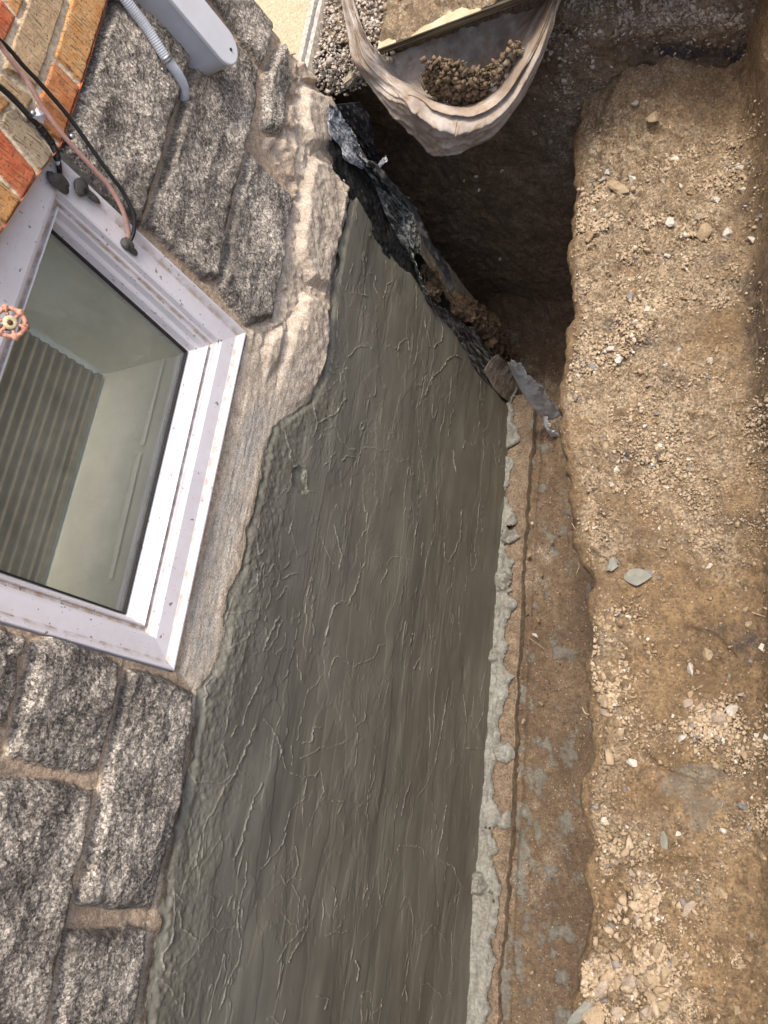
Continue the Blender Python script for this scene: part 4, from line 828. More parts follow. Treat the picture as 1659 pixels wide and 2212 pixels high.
# ---- membrane, dimple sheet
def ribbon(name, A, B_, xa, xb, mat, parent, n=60, m=14, wr=.006, seed=0, bulge=.0, ragged=.0):
    """surface between a photo line on plane X=xa and one on plane X=xb"""
    a = np.array([on(p[0], p[1], 0, xa) for p in A]); b = np.array([on(p[0], p[1], 0, xb) for p in B_])
    a = smooth_path(a, n); b = smooth_path(b, n); t = np.linspace(0, 1, m)[None, :, None]
    P = a[:, None] * (1 - t) + b[:, None] * t
    U = np.repeat(np.linspace(0, 1, n)[:, None], m, 1); Vv = np.repeat(np.linspace(0, 1, m)[None], n, 0)
    P[..., 1] += wr * fbm(U * 9, Vv * 3, 4, seed) * Vv + bulge * np.sin(math.pi * Vv)
    P[..., 1] += wr * .7 * fbm(U * n / 7, Vv * 5, 3, seed + 21, .5, True) * Vv; P[..., 0] += wr * .5 * fbm(U * n / 6, Vv * 4, 3, seed + 25, .5, True) * Vv
    P[..., 0] += wr * fbm(U * 7, Vv * 3, 4, seed + 5) * Vv + ragged * fbm(U * 60, Vv * 0, 3, seed + 9) * (Vv > .95)
    P[..., 2] += ragged * fbm(U * 70, Vv * 0 + 3, 3, seed + 11) * (Vv > .95)
    o = grid(name, P, mat, parent); s_ = o.modifiers.new('solid', 'SOLIDIFY'); s_.thickness = .0012
    return o
mem = empty('waterproofing_membrane', (0, 1.9, -3.0)); tag(mem, 'torn peeling waterproofing membrane hanging at the edge of the parging', 'membrane')
ribbon('upper_flap', [(706, 262), (712, 290), (725, 305), (737, 320), (744, 345), (768, 358), (782, 366)], [(713, 222), (730, 236), (748, 266), (764, 293), (779, 322), (792, 350), (800, 362)], .04, .075, M_FILM, mem, 90, 24, .012, 600, .008, .003)
ribbon('smoky_flap', [(782, 364), (800, 392), (815, 420), (832, 461), (850, 495), (868, 530), (893, 562)], [(795, 352), (819, 372), (845, 396), (870, 415), (898, 448), (902, 500), (905, 548)], .03, .11, M_FILMD, mem, 90, 26, .016, 620, .012, .004)
ribbon('torn_wisp', [(806, 368), (812, 372)], [(830, 338), (834, 350)], .09, .13, M_FILMW, mem, 24, 10, .01, 633, .0, .008)
ribbon('lower_strip', [(868, 530), (893, 575), (910, 629), (924, 660), (961, 706), (1001, 762), (1030, 806), (1066, 842), (1092, 866)], [(893, 548), (901, 590), (916, 622), (930, 650), (952, 664), (990, 689), (1026, 712), (1064, 757), (1104, 800)], .022, .06, M_FILMD, mem, 150, 16, .012, 640, .006, .004)
ribbon('clay_smeared_flap', [(1045, 800), (1068, 840), (1094, 864), (1122, 872)], [(1072, 768), (1096, 782), (1122, 802), (1138, 842)], .03, .085, M_FILMC, mem, 50, 16, .012, 650, .01, .003)
ribbon('white_tip', [(1096, 782), (1110, 815), (1128, 848), (1148, 876), (1176, 908)], [(1105, 776), (1132, 800), (1162, 828), (1190, 860), (1216, 892)], .20, .30, M_FILMW, mem, 60, 16, .014, 660, -.012, .004)
ribbon('ragged_tail', [(1172, 900), (1178, 925), (1190, 942), (1208, 950)], [(1182, 902), (1188, 922), (1198, 938), (1214, 946)], .22, .25, M_FILMW, mem, 40, 8, .01, 670, 0, .01)
dim = empty('dimpled_drainage_sheet', (.05, 2.2, -3.0)); tag(dim, 'black dimpled drainage sheet bent away from the house corner', 'drainage sheet')
a = smooth_path([on(725, 226, 1, 2.165), on(742, 262, 1, 2.165), on(762, 300, 1, 2.165), on(785, 345, 1, 2.165), on(800, 372, 1, 2.165)], 90); b = smooth_path([on(776, 220, 1, 2.185), on(796, 246, 1, 2.185), on(806, 292, 1, 2.185), on(818, 335, 1, 2.185), on(838, 385, 1, 2.185)], 90)
t = np.linspace(0, 1, 60)[None, :, None]; P = a[:, None] * (1 - t) + b[:, None] * t; U, Vv = np.meshgrid(np.linspace(0, 1, 90), np.linspace(0, 1, 60), indexing='ij')
L_ = np.linalg.norm(a[-1] - a[0]); du = U * L_ / .034; dv = Vv * .12 / .034 + .5 * (np.floor(du) % 2)
rr = np.hypot(du - np.floor(du) - .5, dv - np.floor(dv) - .5); P[..., 1] -= .010 * sm(.30, .14, rr); P[..., 0] += .006 * sm(.30, .14, rr)
o = grid('dimpled_panel', P, M_DIMP, dim); s_ = o.modifiers.new('solid', 'SOLIDIFY'); s_.thickness = .002
ribbon('sheet_edge', [(806, 350), (824, 385), (852, 415), (885, 450), (905, 500), (925, 540), (946, 570), (962, 600), (974, 632)], [(815, 350), (838, 385), (866, 412), (896, 446), (918, 492), (942, 536), (962, 566), (974, 594), (982, 628)], .12, .128, M_DIMP, dim, 120, 8, .006, 680)
# clay wedge and cracked soil behind the membrane (slumped against the corner)
def wedge(name, PX, X0, dx, mat, seed, label):
    c = np.array([on(p[0], p[1], 0, X0) for p in PX]); cen = c.mean(0); n = len(c)
    t = np.linspace(0, 1, 70); ring = smooth_path(np.vstack([c, c[:1]]), 200); P = ring[:, None] * (1 - t)[None, :, None] + cen[None, None] * t[None, :, None]
    d_ = np.sin(t * math.pi / 2)[None, :] ** .6; Q0, Q1 = P[..., 1].copy(), P[..., 2].copy(); P[..., 0] += dx * d_ + .05 * fbm(Q0 * 22, Q1 * 22, 5, seed, .6, True) * d_ - .02; P[..., 1] += .035 * fbm(Q0 * 24, Q1 * 24, 5, seed + 7, .6); P[..., 2] += .03 * fbm(Q0 * 24, Q1 * 24, 5, seed + 9, .6)
    z = np.zeros(P.shape[:2]); o = grid(name, P, mat, None, None, dict(dust=z, black=z, splat=z)); tag(o, label, kind='structure'); return o
wedge('soil', [(893, 560), (915, 562), (945, 590), (962, 625), (958, 655), (945, 668), (920, 640), (905, 612)], .02, .022, M_BANK, 700, 'clump of orange brown clay stuck behind the membrane')
wedge('soil', [(955, 665), (975, 640), (1010, 640), (1050, 670), (1085, 715), (1108, 770), (1080, 785), (1040, 740), (1000, 700)], .02, .06, M_BANK, 720, 'dark cracked clay slumped at the house corner')

# ---- board with dirt and tarp
zb = -1.372
bd = empty('board', (.6, 2.5, zb)); tag(bd, 'old plywood board lying over the trench end, covered in tan dirt', 'board')
c0 = on(815, 106, 2, zb + .020); c1 = on(1092, 2, 2, zb + .020); dirb = unit(c1 - c0); c1 = c0 + dirb * 1.15; perp = np.array([-dirb[1], dirb[0], 0.04]); c3 = c0 + perp * 1.3; c2 = c1 + perp * 1.3
c3 = c3 + np.array([.0, 0, 0]); dz = np.array([0, 0, -.022])
top = [c0, c1, c2, c3]; ins = .0
pydata('board_face', top + [p + dz * .15 for p in top], [(0, 1, 2, 3), (0, 4, 5, 1), (1, 5, 6, 2), (2, 6, 7, 3), (3, 7, 4, 0)], M_BOARD, bd)
low = [p + dz * .15 for p in top]; pydata('board_edge', low + [p + dz for p in top], [(0, 4, 5, 1), (1, 5, 6, 2), (2, 6, 7, 3), (3, 7, 4, 0), (7, 6, 5, 4)], M_BEDGE, bd)
# dirt layer on it
U, Vv = np.meshgrid(np.linspace(0, 1, 260), np.linspace(0, 1, 300), indexing='ij')
P = c0 + U[..., None] * (c1 - c0) + Vv[..., None] * (c3 - c0)
h = sm(.012, .06, Vv + .05 * fbm(U * 12, Vv * 14, 4, 730) + .03 * sm(.2, .5, U)) * sm(-.01, .03, U) ; lumps = fbm(U * 26, Vv * 28, 5, 735, .6)
P[..., 2] += h * (.028 + .028 * lumps) + .0 - .002
dirt = grid('dirt_heap', P, M_SOIL, None, h > .02, dict(dust=np.clip(.65 + .5 * lumps, 0, 1), black=0 * h, splat=0 * h)); tag(dirt, 'loose tan dirt heaped on the board', 'dirt', kind='stuff')
rs = np.random.RandomState(31); n = 4200; u = rs.rand(n); v = .03 + rs.rand(n) ** 1.3 * .9; keep = rs.rand(n) < np.where(v < .09, .5, .9); u = u[keep]; v = v[keep]
hh = sm(.03, .12, v) * .030 + .018 * fbm(u * 26, v * 28, 5, 735, .6) * sm(.03, .12, v)
C = c0 + u[:, None] * (c1 - c0) + v[:, None] * (c3 - c0); C[:, 2] += hh
g = rock_field('dirt_crumbs', C, rs.lognormal(math.log(.0055), .5, len(C)), M_CLOD, 33, 1, attrs=rs.rand(len(C)) * .8); tag(g, 'tan crumbs scattered over the dirt on the board', 'dirt', kind='stuff')
# tarp
TG = [[(740, -60), (739, -55), (737, -50), (735, -48), (733, -45)], [(762, -8), (757, -5), (751, 0), (745, 2), (740, 4)], [(784, 55), (779, 60), (772, 66), (763, 70), (754, 72)], [(812, 112), (806, 120), (797, 128), (784, 136), (766, 134)], [(838, 124), (850, 160), (843, 170), (832, 186), (806, 196)],
      [(880, 104), (893, 185), (888, 197), (872, 222), (842, 240)], [(930, 86), (940, 205), (935, 222), (912, 262), (890, 290)], [(975, 68), (985, 215), (985, 237), (962, 288), (938, 336)], [(998, 58), (1005, 217), (1008, 238), (985, 290), (966, 334)], [(1025, 48), (1035, 205), (1040, 231), (1035, 275), (1010, 322)], [(1070, 32), (1080, 165), (1088, 196), (1090, 236), (1064, 294)],
      [(1110, 18), (1112, 112), (1125, 140), (1132, 178), (1120, 226)], [(1150, 4), (1146, 62), (1160, 80), (1168, 104), (1165, 136)], [(1180, -12), (1176, 10), (1184, 28), (1192, 40), (1194, 62)], [(1200, -40), (1200, -30), (1206, -18), (1210, -8), (1213, 2)], [(1225, -75), (1225, -70), (1229, -62), (1232, -55), (1236, -48)]]
YR = [[0] * 5] * 4 + [[2.195, 2.14, 2.08, 2.06, 2.07], [2.20, 2.10, 2.01, 1.99, 2.03], [2.20, 2.08, 1.98, 1.96, 2.00], [2.20, 2.07, 1.97, 1.95, 1.99], [2.20, 2.07, 1.97, 1.95, 1.99], [2.20, 2.07, 1.97, 1.955, 1.99], [2.20, 2.08, 1.985, 1.97, 2.0], [2.20, 2.10, 2.01, 1.99, 2.015], [2.20, 2.12, 2.05, 2.03, 2.04], [2.20, 2.15, 2.09, 2.075, 2.07], [2.21, 2.18, 2.13, 2.11, 2.10], [2.24, 2.22, 2.2, 2.18, 2.16]]
G = np.zeros((len(TG), 5, 3))
for i, c_ in enumerate(TG):
    for j, p in enumerate(c_):
        G[i, j] = on(p[0], p[1], 2, -1.345 - .004 * (i == 3)) if i < 4 else on(p[0], p[1], 1, YR[i][j])
A = np.stack([smooth_path(G[:, j], 320) for j in range(5)], 1); P = np.stack([smooth_path(A[i], 110) for i in range(320)], 0)
U, Vv = np.meshgrid(np.linspace(0, 1, 320), np.linspace(0, 1, 110), indexing='ij')
mid = sm(.2, .35, U) * sm(1.0, .8, U)
fa = .50 + .42 * sm(.42, .25, U); fold = np.exp(-((Vv - .67 - .18 * (U - .55)) / .045) ** 2) * .026 * sm(.25, .4, U) * sm(.9, .75, U) - np.exp(-((Vv - .59 - .18 * (U - .55)) / .035) ** 2) * .018 * sm(.3, .4, U) + .010 * np.exp(-((Vv - .50 + .0 * U) / .02) ** 2) + .010 * np.exp(-((Vv - fa) / .03) ** 2) * (Vv > 0)
en = 1 - mid; P[..., 1] -= mid * (fold + .008 * fbm(U * 8, Vv * 4, 3, 740) + .0065 * fbm(U * 12, Vv * 18, 4, 744, .5, True)) ; P[..., 2] += en * (.010 * np.sin(Vv * 13 + U * 9) + .004 * fbm(U * 30, Vv * 10, 3, 746)) + mid * .008 * fbm(U * 7, Vv * 9, 3, 748)
P[..., 1] -= .014 * mid * (np.exp(-((Vv - .33 - .5 * (U - .80)) / .03) ** 2) + np.exp(-((Vv - .44 - .3 * (U - .80)) / .025) ** 2)) * sm(.62, .76, U)
rg = (1 - np.abs(fbm(U * 9 + Vv * 2.5, Vv * 5 - U * 3, 2, 752))) ** 9; rg2 = (1 - np.abs(fbm(U * 22 + Vv * 3, Vv * 4 - U * 5, 2, 756))) ** 8
P[..., 1] -= mid * (.010 * rg + .004 * rg2) * sm(.48, .56, Vv); P[..., 2] += en * .012 * rg
soiled = np.clip(sm(.66, .95, U) * .9 + .6 * np.exp(-((Vv - .5) / .05) ** 2) * mid, 0, 1)
tb = grid('tarp', P, M_TARP, None, None, dict(soiled=soiled)); tag(tb, 'dirty pinkish canvas tarp sagging into the trench from under the board', 'tarp')
s_ = tb.modifiers.new('solid', 'SOLIDIFY'); s_.thickness = .0010
# dirt in the pouch
rs = np.random.RandomState(41); C = []; sz = []
PB = [(914, 158), (928, 138), (955, 128), (985, 134), (1010, 150), (1045, 152), (1075, 134), (1105, 104), (1122, 96), (1116, 135), (1095, 182), (1065, 212), (1020, 230), (980, 230), (945, 214), (922, 192)]
PBa = np.array(PB, float)
while len(C) < 1500:
    x, y = rs.uniform(895, 1135), rs.uniform(85, 235)
    d = polydist(np.array([x]), np.array([y]), PBa)[0] + rs.exponential(3.0) * (y < 215)
    if d < 0: continue
    c = on(x, y, 1, 2.05 - min(d, 40) * .0006 + rs.uniform(-.008, .008)); C.append(c); sz.append(rs.lognormal(math.log(.0055), .65))
g = rock_field('tarp_soil', np.array(C), np.array(sz), M_DCLOD, 42, 1, attrs=np.clip(.25 + .5 * rs.rand(len(C)) + .35 * (proj(np.array(C))[0] > 1060) * rs.rand(len(C)), 0, .97)); tag(g, 'dark brown soil clods caught in the sag of the tarp', 'soil', kind='stuff')
V = [on(x, y, 1, 2.075) for x, y in PB]; cc = on(1010, 185, 1, 2.045); pydata('x', V, [], M_DCLOD) if 0 else None
ringp = smooth_path(np.array(V + [V[0]]), 80); t = np.linspace(0, 1, 24); P = ringp[:, None] * (1 - t)[None, :, None] + np.array(cc)[None, None] * t[None, :, None]
P[..., 1] -= .012 * fbm(P[..., 0] * 40, P[..., 2] * 40, 4, 750); z = np.zeros(P.shape[:2])
o = grid('tarp_soil', P, M_BANK, None, None, dict(dust=z, black=z, splat=z)); tag(o, 'fine dark soil packed under the clods in the tarp', 'soil', kind='stuff')
# concrete chunk at the gravel's edge
def rock_obj(name, mat, c, size, seed, label, cat, group=None, sub=2, sq=None, tilt=.3):
    rs = np.random.RandomState(seed); V, FT = hull_shape(rs, 10 if sub < 2 else 13, 0 if sub < 2 else 1); V = V * size
    if sq: V = V * np.array(sq)
    M = np.array(Matrix.Rotation(rs.normal(0, tilt), 3, 'X') @ Matrix.Rotation(rs.normal(0, tilt), 3, 'Y') @ Matrix.Rotation(rs.uniform(0, 6.28), 3, 'Z'))
    me = bpy.data.meshes.new(name); me.from_pydata([tuple(v) for v in (V @ M.T)], [], [tuple(int(i) for i in f) for f in FT]); me.update()
    o = bpy.data.objects.new(name, me); me.materials.append(mat); o.location = tuple(c); COL.objects.link(o)
    at = me.attributes.new('tone', 'FLOAT', 'POINT')
    return tag(o, label, cat, group)
rock_obj('concrete_chunk', M_CONC, on(755, 165, 1, 2.17) + np.array([0, .02, -.01]), .055, 61, 'rough tan concrete chunk between the gravel and the tarp', 'concrete chunk', sq=(1.2, 1, .8))

# ---- stones and clods
def ledge_pt(x, y):
    z = LEDGE_Z
    for _ in range(5):
        p = on(x, y, 2, z); z = float(ledge_base(np.array([p[0]]), np.array([p[1]]))[0])
    return on(x, y, 2, z)
def px_size(p, s): return s * np.linalg.norm(p - CAM) / F * .5
UNIQ = [(1281, 2184, 66, M_TAN, 'large flat pale slab of clay at the near end of the ledge', 'clod', (1.1, 1, .5)), (1434, 2106, 42, M_TAN, 'lumpy yellowish clod behind the flat slab in the near rubble', 'clod', None), (1366, 2124, 36, M_PINK, 'pinkish clod in the middle of the near rubble', 'clod', None),
        (1521, 503, 40, M_TAN, 'big round tan clod near the far right of the ledge', 'clod', None), (1336, 407, 46, M_TAN, 'broad flat tan clod at the far end of the ledge', 'clod', (1.4, .8, .4)), (1413, 513, 30, M_TAN, 'smooth oval tan stone left of the big round clod', 'stone', None),
        (1324, 1219, 42, M_MORTL, 'torn grey cement lump at the trench edge', 'cement lump', (1.0, 1, .8)), (1380, 1254, 58, M_MORTL, 'flat oval grey cement lump, largest on the ledge', 'cement lump', (1.2, 1, .45)), (1404, 1239, 26, M_GREY, 'small dark grey stone touching the oval cement lump', 'stone', None),
        (1436, 1816, 30, M_MORTL, 'grey cement blob pressed into smooth clay below the scrape', 'cement lump', (1.2, .8, .4)), (1251, 2194, 46, M_MORTL, 'long green-grey cement sliver at the edge beside the flat slab', 'cement lump', (1.8, .6, .5)), (1491, 1959, 32, M_PINK, 'pale wedge-shaped stone alone on smooth clay', 'stone', (1.2, .9, .7)),
        (1559, 1927, 26, M_TAN, 'elongated tan clod right of the pale wedge stone', 'clod', (1.4, .7, .7)), (1553, 1553, 36, M_PINK, 'pinkish flat-topped stone in the middle of the white stones', 'stone', None), (1528, 1414, 30, M_TAN, 'angular yellow clod on bare clay right of the ledge centre', 'clod', None),
        (1539, 941, 32, M_TAN, 'knobbly tan clod alone on the far right clay', 'clod', None), (1401, 670, 22, M_WHITE, 'rounded white stone in the far gravelly part of the ledge', 'stone', None), (1411, 257, 28, M_TAN, 'round clod lying under the dark soil band', 'clod', None), (1304, 1774, 18, M_WHITE, 'bright white chip among crumbs at the edge', 'stone', None), (1493, 1446, 30, M_WHITE, 'white stone half sunk in dusty clay', 'stone', None)]
for i, (x, y, s_, m_, lb, ct, sq) in enumerate(UNIQ):
    p = ledge_pt(x, y); r = px_size(p, s_) * 1.08; rock_obj('cement_lump' if ct == 'cement lump' else ct, m_, p + np.array([0, 0, r * .22]), r, 900 + i, lb, ct, None, 2, sq, .15)
W, T_, G_, P_, B_ = M_WHITE, M_TAN, M_GREY, M_PINK, M_BROWN
KNOWN = [(1303, 388, 20, W), (1314, 373, 16, W), (1368, 387, 20, W), (1433, 393, 16, P_), (1471, 400, 15, W), (1546, 435, 22, W), (1449, 483, 25, W), (1273, 510, 28, B_), (1439, 525, 22, T_), (1568, 507, 24, W), (1644, 467, 18, G_), (1623, 520, 22, W), (1373, 225, 16, W), (1396, 220, 10, W), (1424, 227, 14, P_), (1458, 343, 20, W),
         (1363, 643, 22, G_), (1313, 653, 18, W), (1423, 708, 18, W), (1463, 703, 14, W), (1613, 638, 14, W), (1326, 708, 16, G_), (1464, 756, 18, W), (1549, 755, 16, T_), (1319, 755, 18, W), (1339, 776, 22, W), (1281, 795, 24, G_), (1436, 791, 18, W), (1533, 780, 18, W), (1251, 810, 14, W), (1401, 833, 16, P_), (1488, 993, 12, W), (1488, 1015, 14, G_),
         (1351, 993, 16, G_), (1653, 905, 18, T_), (1283, 1058, 20, T_), (1279, 1073, 18, T_), (1284, 1139, 14, W), (1553, 1161, 20, T_), (1533, 1223, 18, W), (1614, 1318, 18, T_), (1343, 1386, 14, P_), (1494, 1501, 20, T_), (1514, 1534, 26, W), (1581, 1534, 26, W), (1486, 1519, 24, P_), (1291, 1486, 24, T_), (1309, 1516, 34, T_), (1310, 1540, 26, P_), (1454, 1546, 12, W), (1473, 1594, 24, W),
         (1341, 1591, 32, T_), (1634, 1608, 20, W), (1654, 1593, 18, W), (1576, 1461, 12, G_), (1366, 1653, 26, W), (1389, 1639, 26, T_), (1348, 1707, 14, G_), (1464, 1801, 16, W), (1603, 1742, 24, G_), (1379, 1927, 26, T_), (1509, 1926, 12, G_), (1424, 2052, 32, T_), (1459, 2077, 22, T_), (1384, 2092, 28, T_), (1333, 2124, 26, T_), (1306, 2136, 38, P_), (1411, 2119, 34, T_),
         (1394, 2181, 34, P_), (1411, 2152, 30, T_), (1434, 2169, 30, T_), (1334, 2186, 24, P_), (1594, 2179, 20, T_), (1539, 2139, 10, G_), (1649, 1849, 16, T_), (1290, 2085, 22, T_), (1315, 2072, 24, T_), (1340, 2060, 20, T_), (1320, 2105, 24, P_), (1350, 2098, 20, T_), (1366, 2200, 24, T_), (1405, 2205, 26, T_), (1352, 1350, 16, T_), (1600, 1500, 18, P_)]
rs = np.random.RandomState(77)
def dens(x, y): return float(pxmask(np.array([x]), np.array([y]), CLODS)[0]) + .10
while len(KNOWN) < 262:
    x, y = rs.uniform(1215, 1655), rs.uniform(300, 2210); p = ledge_pt(x, y)
    if p[0] < edge_x(p[1]) + .04 or p[0] > 1.26 or rs.rand() > dens(x, y) / 1.9: continue
    KNOWN.append((x, y, rs.uniform(10, 19), [T_, T_, T_, P_, B_, W, G_][rs.randint(7)]))
NM = {W: 'white stone', T_: 'tan clod', G_: 'grey stone', P_: 'pinkish clod', B_: 'brown clod'}
LM = ['large flat pale slab', 'lumpy yellowish clod', 'pinkish clod amid the rubble', 'big round tan clod', 'broad flat tan clod', 'smooth oval tan stone', 'torn grey cement lump', 'oval grey cement lump', 'small dark grey stone', 'grey cement blob', 'long cement sliver', 'pale wedge-shaped stone', 'elongated tan clod', 'pinkish flat-topped stone', 'angular yellow clod', 'knobbly tan clod', 'rounded white stone', 'round clod under the dark band', 'bright white chip', 'half-sunk white stone']
ORD = ['nearest', 'second', 'third', 'fourth', 'fifth', 'sixth', 'seventh', 'eighth', 'ninth', 'tenth', 'eleventh', 'twelfth', 'thirteenth', 'fourteenth', 'fifteenth', 'sixteenth', 'seventeenth', 'eighteenth', 'nineteenth', 'twentieth']
info = []; cnt = {}
for (x, y, s_, m_) in KNOWN:
    ds = [math.hypot(x - u_[0], y - u_[1]) for u_ in UNIQ]; q_ = int(np.argmin(ds)); dx, dy = x - UNIQ[q_][0], y - UNIQ[q_][1]
    side = ('right of' if dx > 0 else 'left of') if abs(dx) > abs(dy) else ('below' if dy > 0 else 'above')
    big = 'larger' if s_ >= 20 else ('small' if s_ < 14 else 'medium'); info.append([q_, side, big, NM[m_], ds[q_]])
lab = [''] * len(KNOWN)
for i in sorted(range(len(KNOWN)), key=lambda a: info[a][4]):
    k_ = tuple(info[i][:4]); c_ = cnt.get(k_, 0); cnt[k_] = c_ + 1
    lab[i] = '%s %s, %s one %s the %s' % (k_[2], k_[3], ORD[min(c_, 19)], k_[1], LM[k_[0]])
for i, (x, y, s_, m_) in enumerate(KNOWN):
    p = ledge_pt(x, y); r = px_size(p, s_) * 1.12
    rock_obj(NM[m_].split()[1], m_, p + np.array([0, 0, r * .25]), r, 2000 + i, lab[i], NM[m_].split()[1], '%ss scattered on the ledge' % NM[m_], 2 if s_ > 22 else 1, None, .3)
BK = ['pale stone in the bank right of the tarp, level with its dirt', 'small white stone just right of the tarp above another', 'largest grey stone in the gravel layer of the bank', 'pinkish stone in the shaded bank corner left of the ledge end', 'tan stone in the bank just before the ledge begins', 'white stone directly above the black soil band', 'white stone at the far right of the gravel layer', 'small white stone touching the right fold of the tarp', 'small white stone below the right fold of the tarp', 'white stone in the brown soil left of the gravel layer', 'pinkish stone at the top middle of the gravel layer', 'white stone in the gravel layer above the black band start', 'oval pale stone highest on the dark trench end', 'small round pale stone lower right on the dark trench end', 'tiny pale stone in the middle of the dark trench end', 'grey stone lowest on the dark trench end', 'tiniest white stone left on the dark trench end']
FLB = ['white stone on the trench floor beside the long straw', 'brown clod on the trench floor beside the torn cement lump', 'largest brown clod on the trench floor next to the footing', 'brown clod on the trench floor close under the ledge', 'tiny white stone against the footing', 'brown clod just beyond the long straw on the trench floor', 'brown clod in the middle of the bare trench floor', 'pinkish stone resting along the footing edge', 'small brown clod between the grey cement splashes', 'small pinkish stone nearest the camera on the trench floor', 'brown clod in the shadow under the ledge near the cement splashes', 'grey stone on the trench floor under the white membrane tip', 'small white stone at the dark far end of the trench floor', 'white stone on the trench floor beyond the short straw']
# bank stones and trench-floor stones
for i, (x, y, s_, m_) in enumerate([(1219, 173, 18, W), (1209, 123, 12, W), (1294, 55, 22, G_), (1151, 288, 16, P_), (1189, 307, 16, T_), (1508, 73, 18, W), (1569, 47, 18, W), (1180, 62, 12, W), (1190, 115, 14, W), (1240, 110, 12, W), (1330, 40, 16, P_), (1380, 60, 14, W), (1030, 381, 12, W), (1085, 370, 10, W), (1035, 410, 10, W), (1080, 560, 10, G_), (1002, 390, 8, W)]):
    p = on(x, y, 1, 2.17 if y < 330 else 2.19); r = px_size(p, s_)
    p = p + np.array([0, -.0, 0]); rock_obj('stone', m_, p, r, 3000 + i, BK[i], 'stone', 'stones embedded in the end bank', 1)
for i, (x, y, s_, m_) in enumerate([(1158, 1373, 16, W), (1170, 1240, 16, B_), (1145, 1200, 20, B_), (1192, 1170, 14, B_), (1110, 1180, 8, W), (1163, 1340, 14, B_), (1170, 1520, 16, B_), (1130, 1560, 14, P_), (1140, 1885, 12, B_), (1150, 2100, 10, P_), (1200, 1890, 14, B_), (1160, 850, 12, G_), (1090, 790, 10, W), (1150, 1130, 10, W)]):
    p = on(x, y, 2, -3.08 + .04 * (2200 - y) / 900); r = px_size(p, s_); rock_obj('stone' if m_ in (W, G_, P_) else 'clod', m_, p + np.array([0, 0, r * .4]), r, 3100 + i, FLB[i], 'stone' if m_ in (W, G_, P_) else 'clod', 'pale stones on the trench floor' if m_ in (W, G_, P_) else 'brown clods on the trench floor', 1)
# crumbs (countless) on the ledge
rs = np.random.RandomState(91); C = []; sz = []
N_ = 230000; x = rs.uniform(1200, 1665, N_); y = rs.uniform(180, 2225, N_)
p = np.stack([on(a, b, 2, LEDGE_Z) for a, b in zip(x[:1], y[:1])])
rr = (RM @ np.stack([x - PPX, y - PPY, np.full(N_, F)])).T; tt = (LEDGE_Z) / rr[:, 2]; p = CAM + rr * tt[:, None]
for _ in range(4): z = ledge_base(p[:, 0], p[:, 1]); p = CAM + rr * (z / rr[:, 2])[:, None]
dn = pxmask(x, y, CLODS) + .16 - .16 * pxmask(x, y, SMOOTH); dn = dn + np.where(y < 1150, .30, 0)
dn *= .12 + 1.4 * sm(.44, .62, fbm(p[:, 1] * 9, p[:, 0] * 9, 5, 800, .65) * .5 + .5)
k = (rs.rand(N_) < dn * .36) & (p[:, 0] > edge_x(p[:, 1]) + .025) & (p[:, 0] < 1.30) & (p[:, 1] < 2.2)
p = p[k]; dn = dn[k]; sz = rs.lognormal(math.log(.0027), .55, len(p)) * (1 + .8 * np.clip(dn - .8, 0, 1.2)); p[:, 2] += sz * .3
tone = np.clip(.12 + .30 * np.clip(dn, 0, 1) + .45 * rs.rand(len(p)), 0, .86); r2 = rs.rand(len(p)); tone = np.where(r2 > .975, .98, np.where(r2 > .945, .92, tone))
g = rock_field('soil_crumbs', p, sz, M_CLOD, 92, 0, attrs=tone); tag(g, 'tan crumbs and grit scattered over the clay ledge', 'grit', kind='stuff')
print('crumbs', len(p))
N_ = 9000; rs = np.random.RandomState(93); x = rs.uniform(1215, 1655, N_); y = rs.uniform(300, 2225, N_); dn = pxmask(x, y, CLODS); n_ = fbm(x / 45, y / 45, 4, 811) * .5 + .5
k = rs.rand(N_) < np.clip(dn - .35, 0, 2) * (.06 + .9 * sm(.44, .6, n_)) * np.where(y < 1250, .7, 1.0) * .75; x = x[k]; y = y[k]; dn = dn[k]
p = np.array([ledge_pt(a, b) for a, b in zip(x, y)]); k = (p[:, 0] > edge_x(p[:, 1]) + .03) & (p[:, 0] < 1.27); p = p[k]; dn = dn[k]
sz = rs.lognormal(math.log(.0062), .50, len(p)) * (1 + .8 * np.clip(dn - 1, 0, 1)); p[:, 2] += sz * .35
g = rock_field('clod_rubble', p, sz, M_CLOD, 94, 1, attrs=np.where(rs.rand(len(p)) > .95, .93, .3 + .5 * rs.rand(len(p)))); tag(g, 'crumbled tan clods banked along the ledge edge', 'rubble', kind='stuff'); print('rubble', len(p))
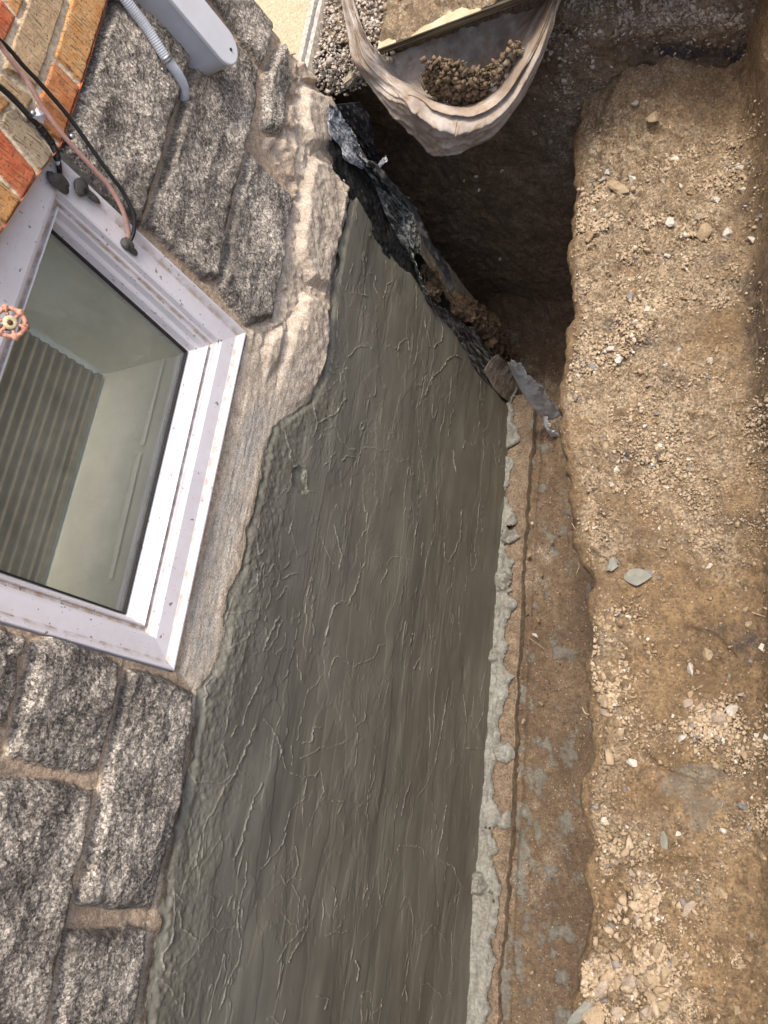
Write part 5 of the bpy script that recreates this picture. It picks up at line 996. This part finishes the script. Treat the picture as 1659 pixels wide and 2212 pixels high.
# gravel layer in the end bank
rs = np.random.RandomState(95); n = 6500; x = rs.normal(1400, 130, n); y = rs.normal(34, 30, n); k = (x > 1205) & (y > -60) & (rs.rand(n) < .15 + .8 * sm(.42, .6, fbm(x / 40, y / 40, 4, 820) * .5 + .5)); x = x[k]; y = y[k]
k2 = rs.rand(700); x = np.concatenate([x, rs.uniform(1180, 1280, 500), rs.uniform(1150, 1655, 900)]); y = np.concatenate([y, rs.uniform(20, 240, 500), rs.uniform(0, 300, 900)])
P = np.array([on(a, b, 1, 2.185 - .10 * (a > 1300) + rs.uniform(-.02, .03)) for a, b in zip(x, y)])
P[:, 1] -= 0
def face_at(X_, Z_):
    fy = 2.20 + .11 * sm(.35, -.05, X_) + .06 * sm(-1.5, -1.8, Z_) * sm(.7, .3, X_) - .10 * sm(.6, 1.2, X_) * sm(-2.0, -1.9, Z_) + .10 * sm(-1.72, -1.40, Z_) * sm(.75, 1.1, X_)
    am = .4 + .8 * sm(.6, .9, X_) + .3 * sm(-1.75, -1.5, Z_)
    return fy - am * .024 * fbm(X_ * 6, Z_ * 6, 5, 500, .55) - .02 * fbm(X_ * 3, Z_ * 10, 3, 505, .5, True) * sm(-1.9, -1.7, Z_)
rr = (RM @ np.stack([x - PPX, y - PPY, np.full(len(x), F)])).T; P = CAM + rr * (2.15 / rr[:, 1])[:, None]
for _ in range(5): fy = face_at(P[:, 0], P[:, 2]); P = CAM + rr * (fy / rr[:, 1])[:, None]
g = rock_field('bank_gravel', P, rs.lognormal(math.log(.0050), .5, len(P)), M_BGRAV, 96, 0); tag(g, 'pale gravel layer in the top of the end bank', 'gravel', kind='stuff')
# crumbs on the trench floor
rs = np.random.RandomState(98); n = 2600; X_ = rs.uniform(.14, .8, n); Y_ = rs.uniform(-.8, 2.15, n); P = np.stack([X_, Y_, foot_z(Y_) - .040 + .016 * fbm(Y_ * 6, X_ * 6, 5, 520, .55) + .05 * sm(.45, .9, X_)], -1)
g = rock_field('floor_crumbs', P, rs.lognormal(math.log(.0034), .5, n), M_DCLOD, 99, 0); tag(g, 'damp brown crumbs over the trench floor', 'grit', kind='stuff')
# ---- roots and straws
def root(L, z, label, seed, r=.0009):
    rs = np.random.RandomState(seed); pts = [on(a, b, 2, z + rs.uniform(-.004, .006)) for a, b in L]
    o = tube('root', pts, r, M_ROOT, None, 24, 6); tag(o, label, 'root'); return o
root([(1235, 1130), (1243, 1143), (1252, 1150), (1256, 1160)], -1.915, 'thin root sticking out of the ledge edge beside a white chip', 1)
root([(1247, 1215), (1251, 1222), (1245, 1240)], -1.93, 'short hair root below the torn cement lump', 2, .0006)
root([(1258, 1528), (1264, 1540), (1276, 1544), (1280, 1543)], -1.93, 'pale hooked root hanging over the trench edge', 3, .0012)
root([(1624, 1322), (1640, 1328), (1659, 1334)], -1.885, 'dry straw at the right margin of the ledge', 4, .0011)
root([(1227, 1030), (1231, 1040)], -1.95, 'tiny root tip at the edge beyond the cement lumps', 5, .0006)
root([(1140, 1376), (1160, 1390), (1176, 1402)], -3.03, 'long straw lying across the trench floor beside the footing', 6, .0009)
root([(1120, 1205), (1130, 1232)], -3.03, 'short straw on the trench floor near brown clods', 7, .0009)
print('scene built', len(bpy.data.objects))
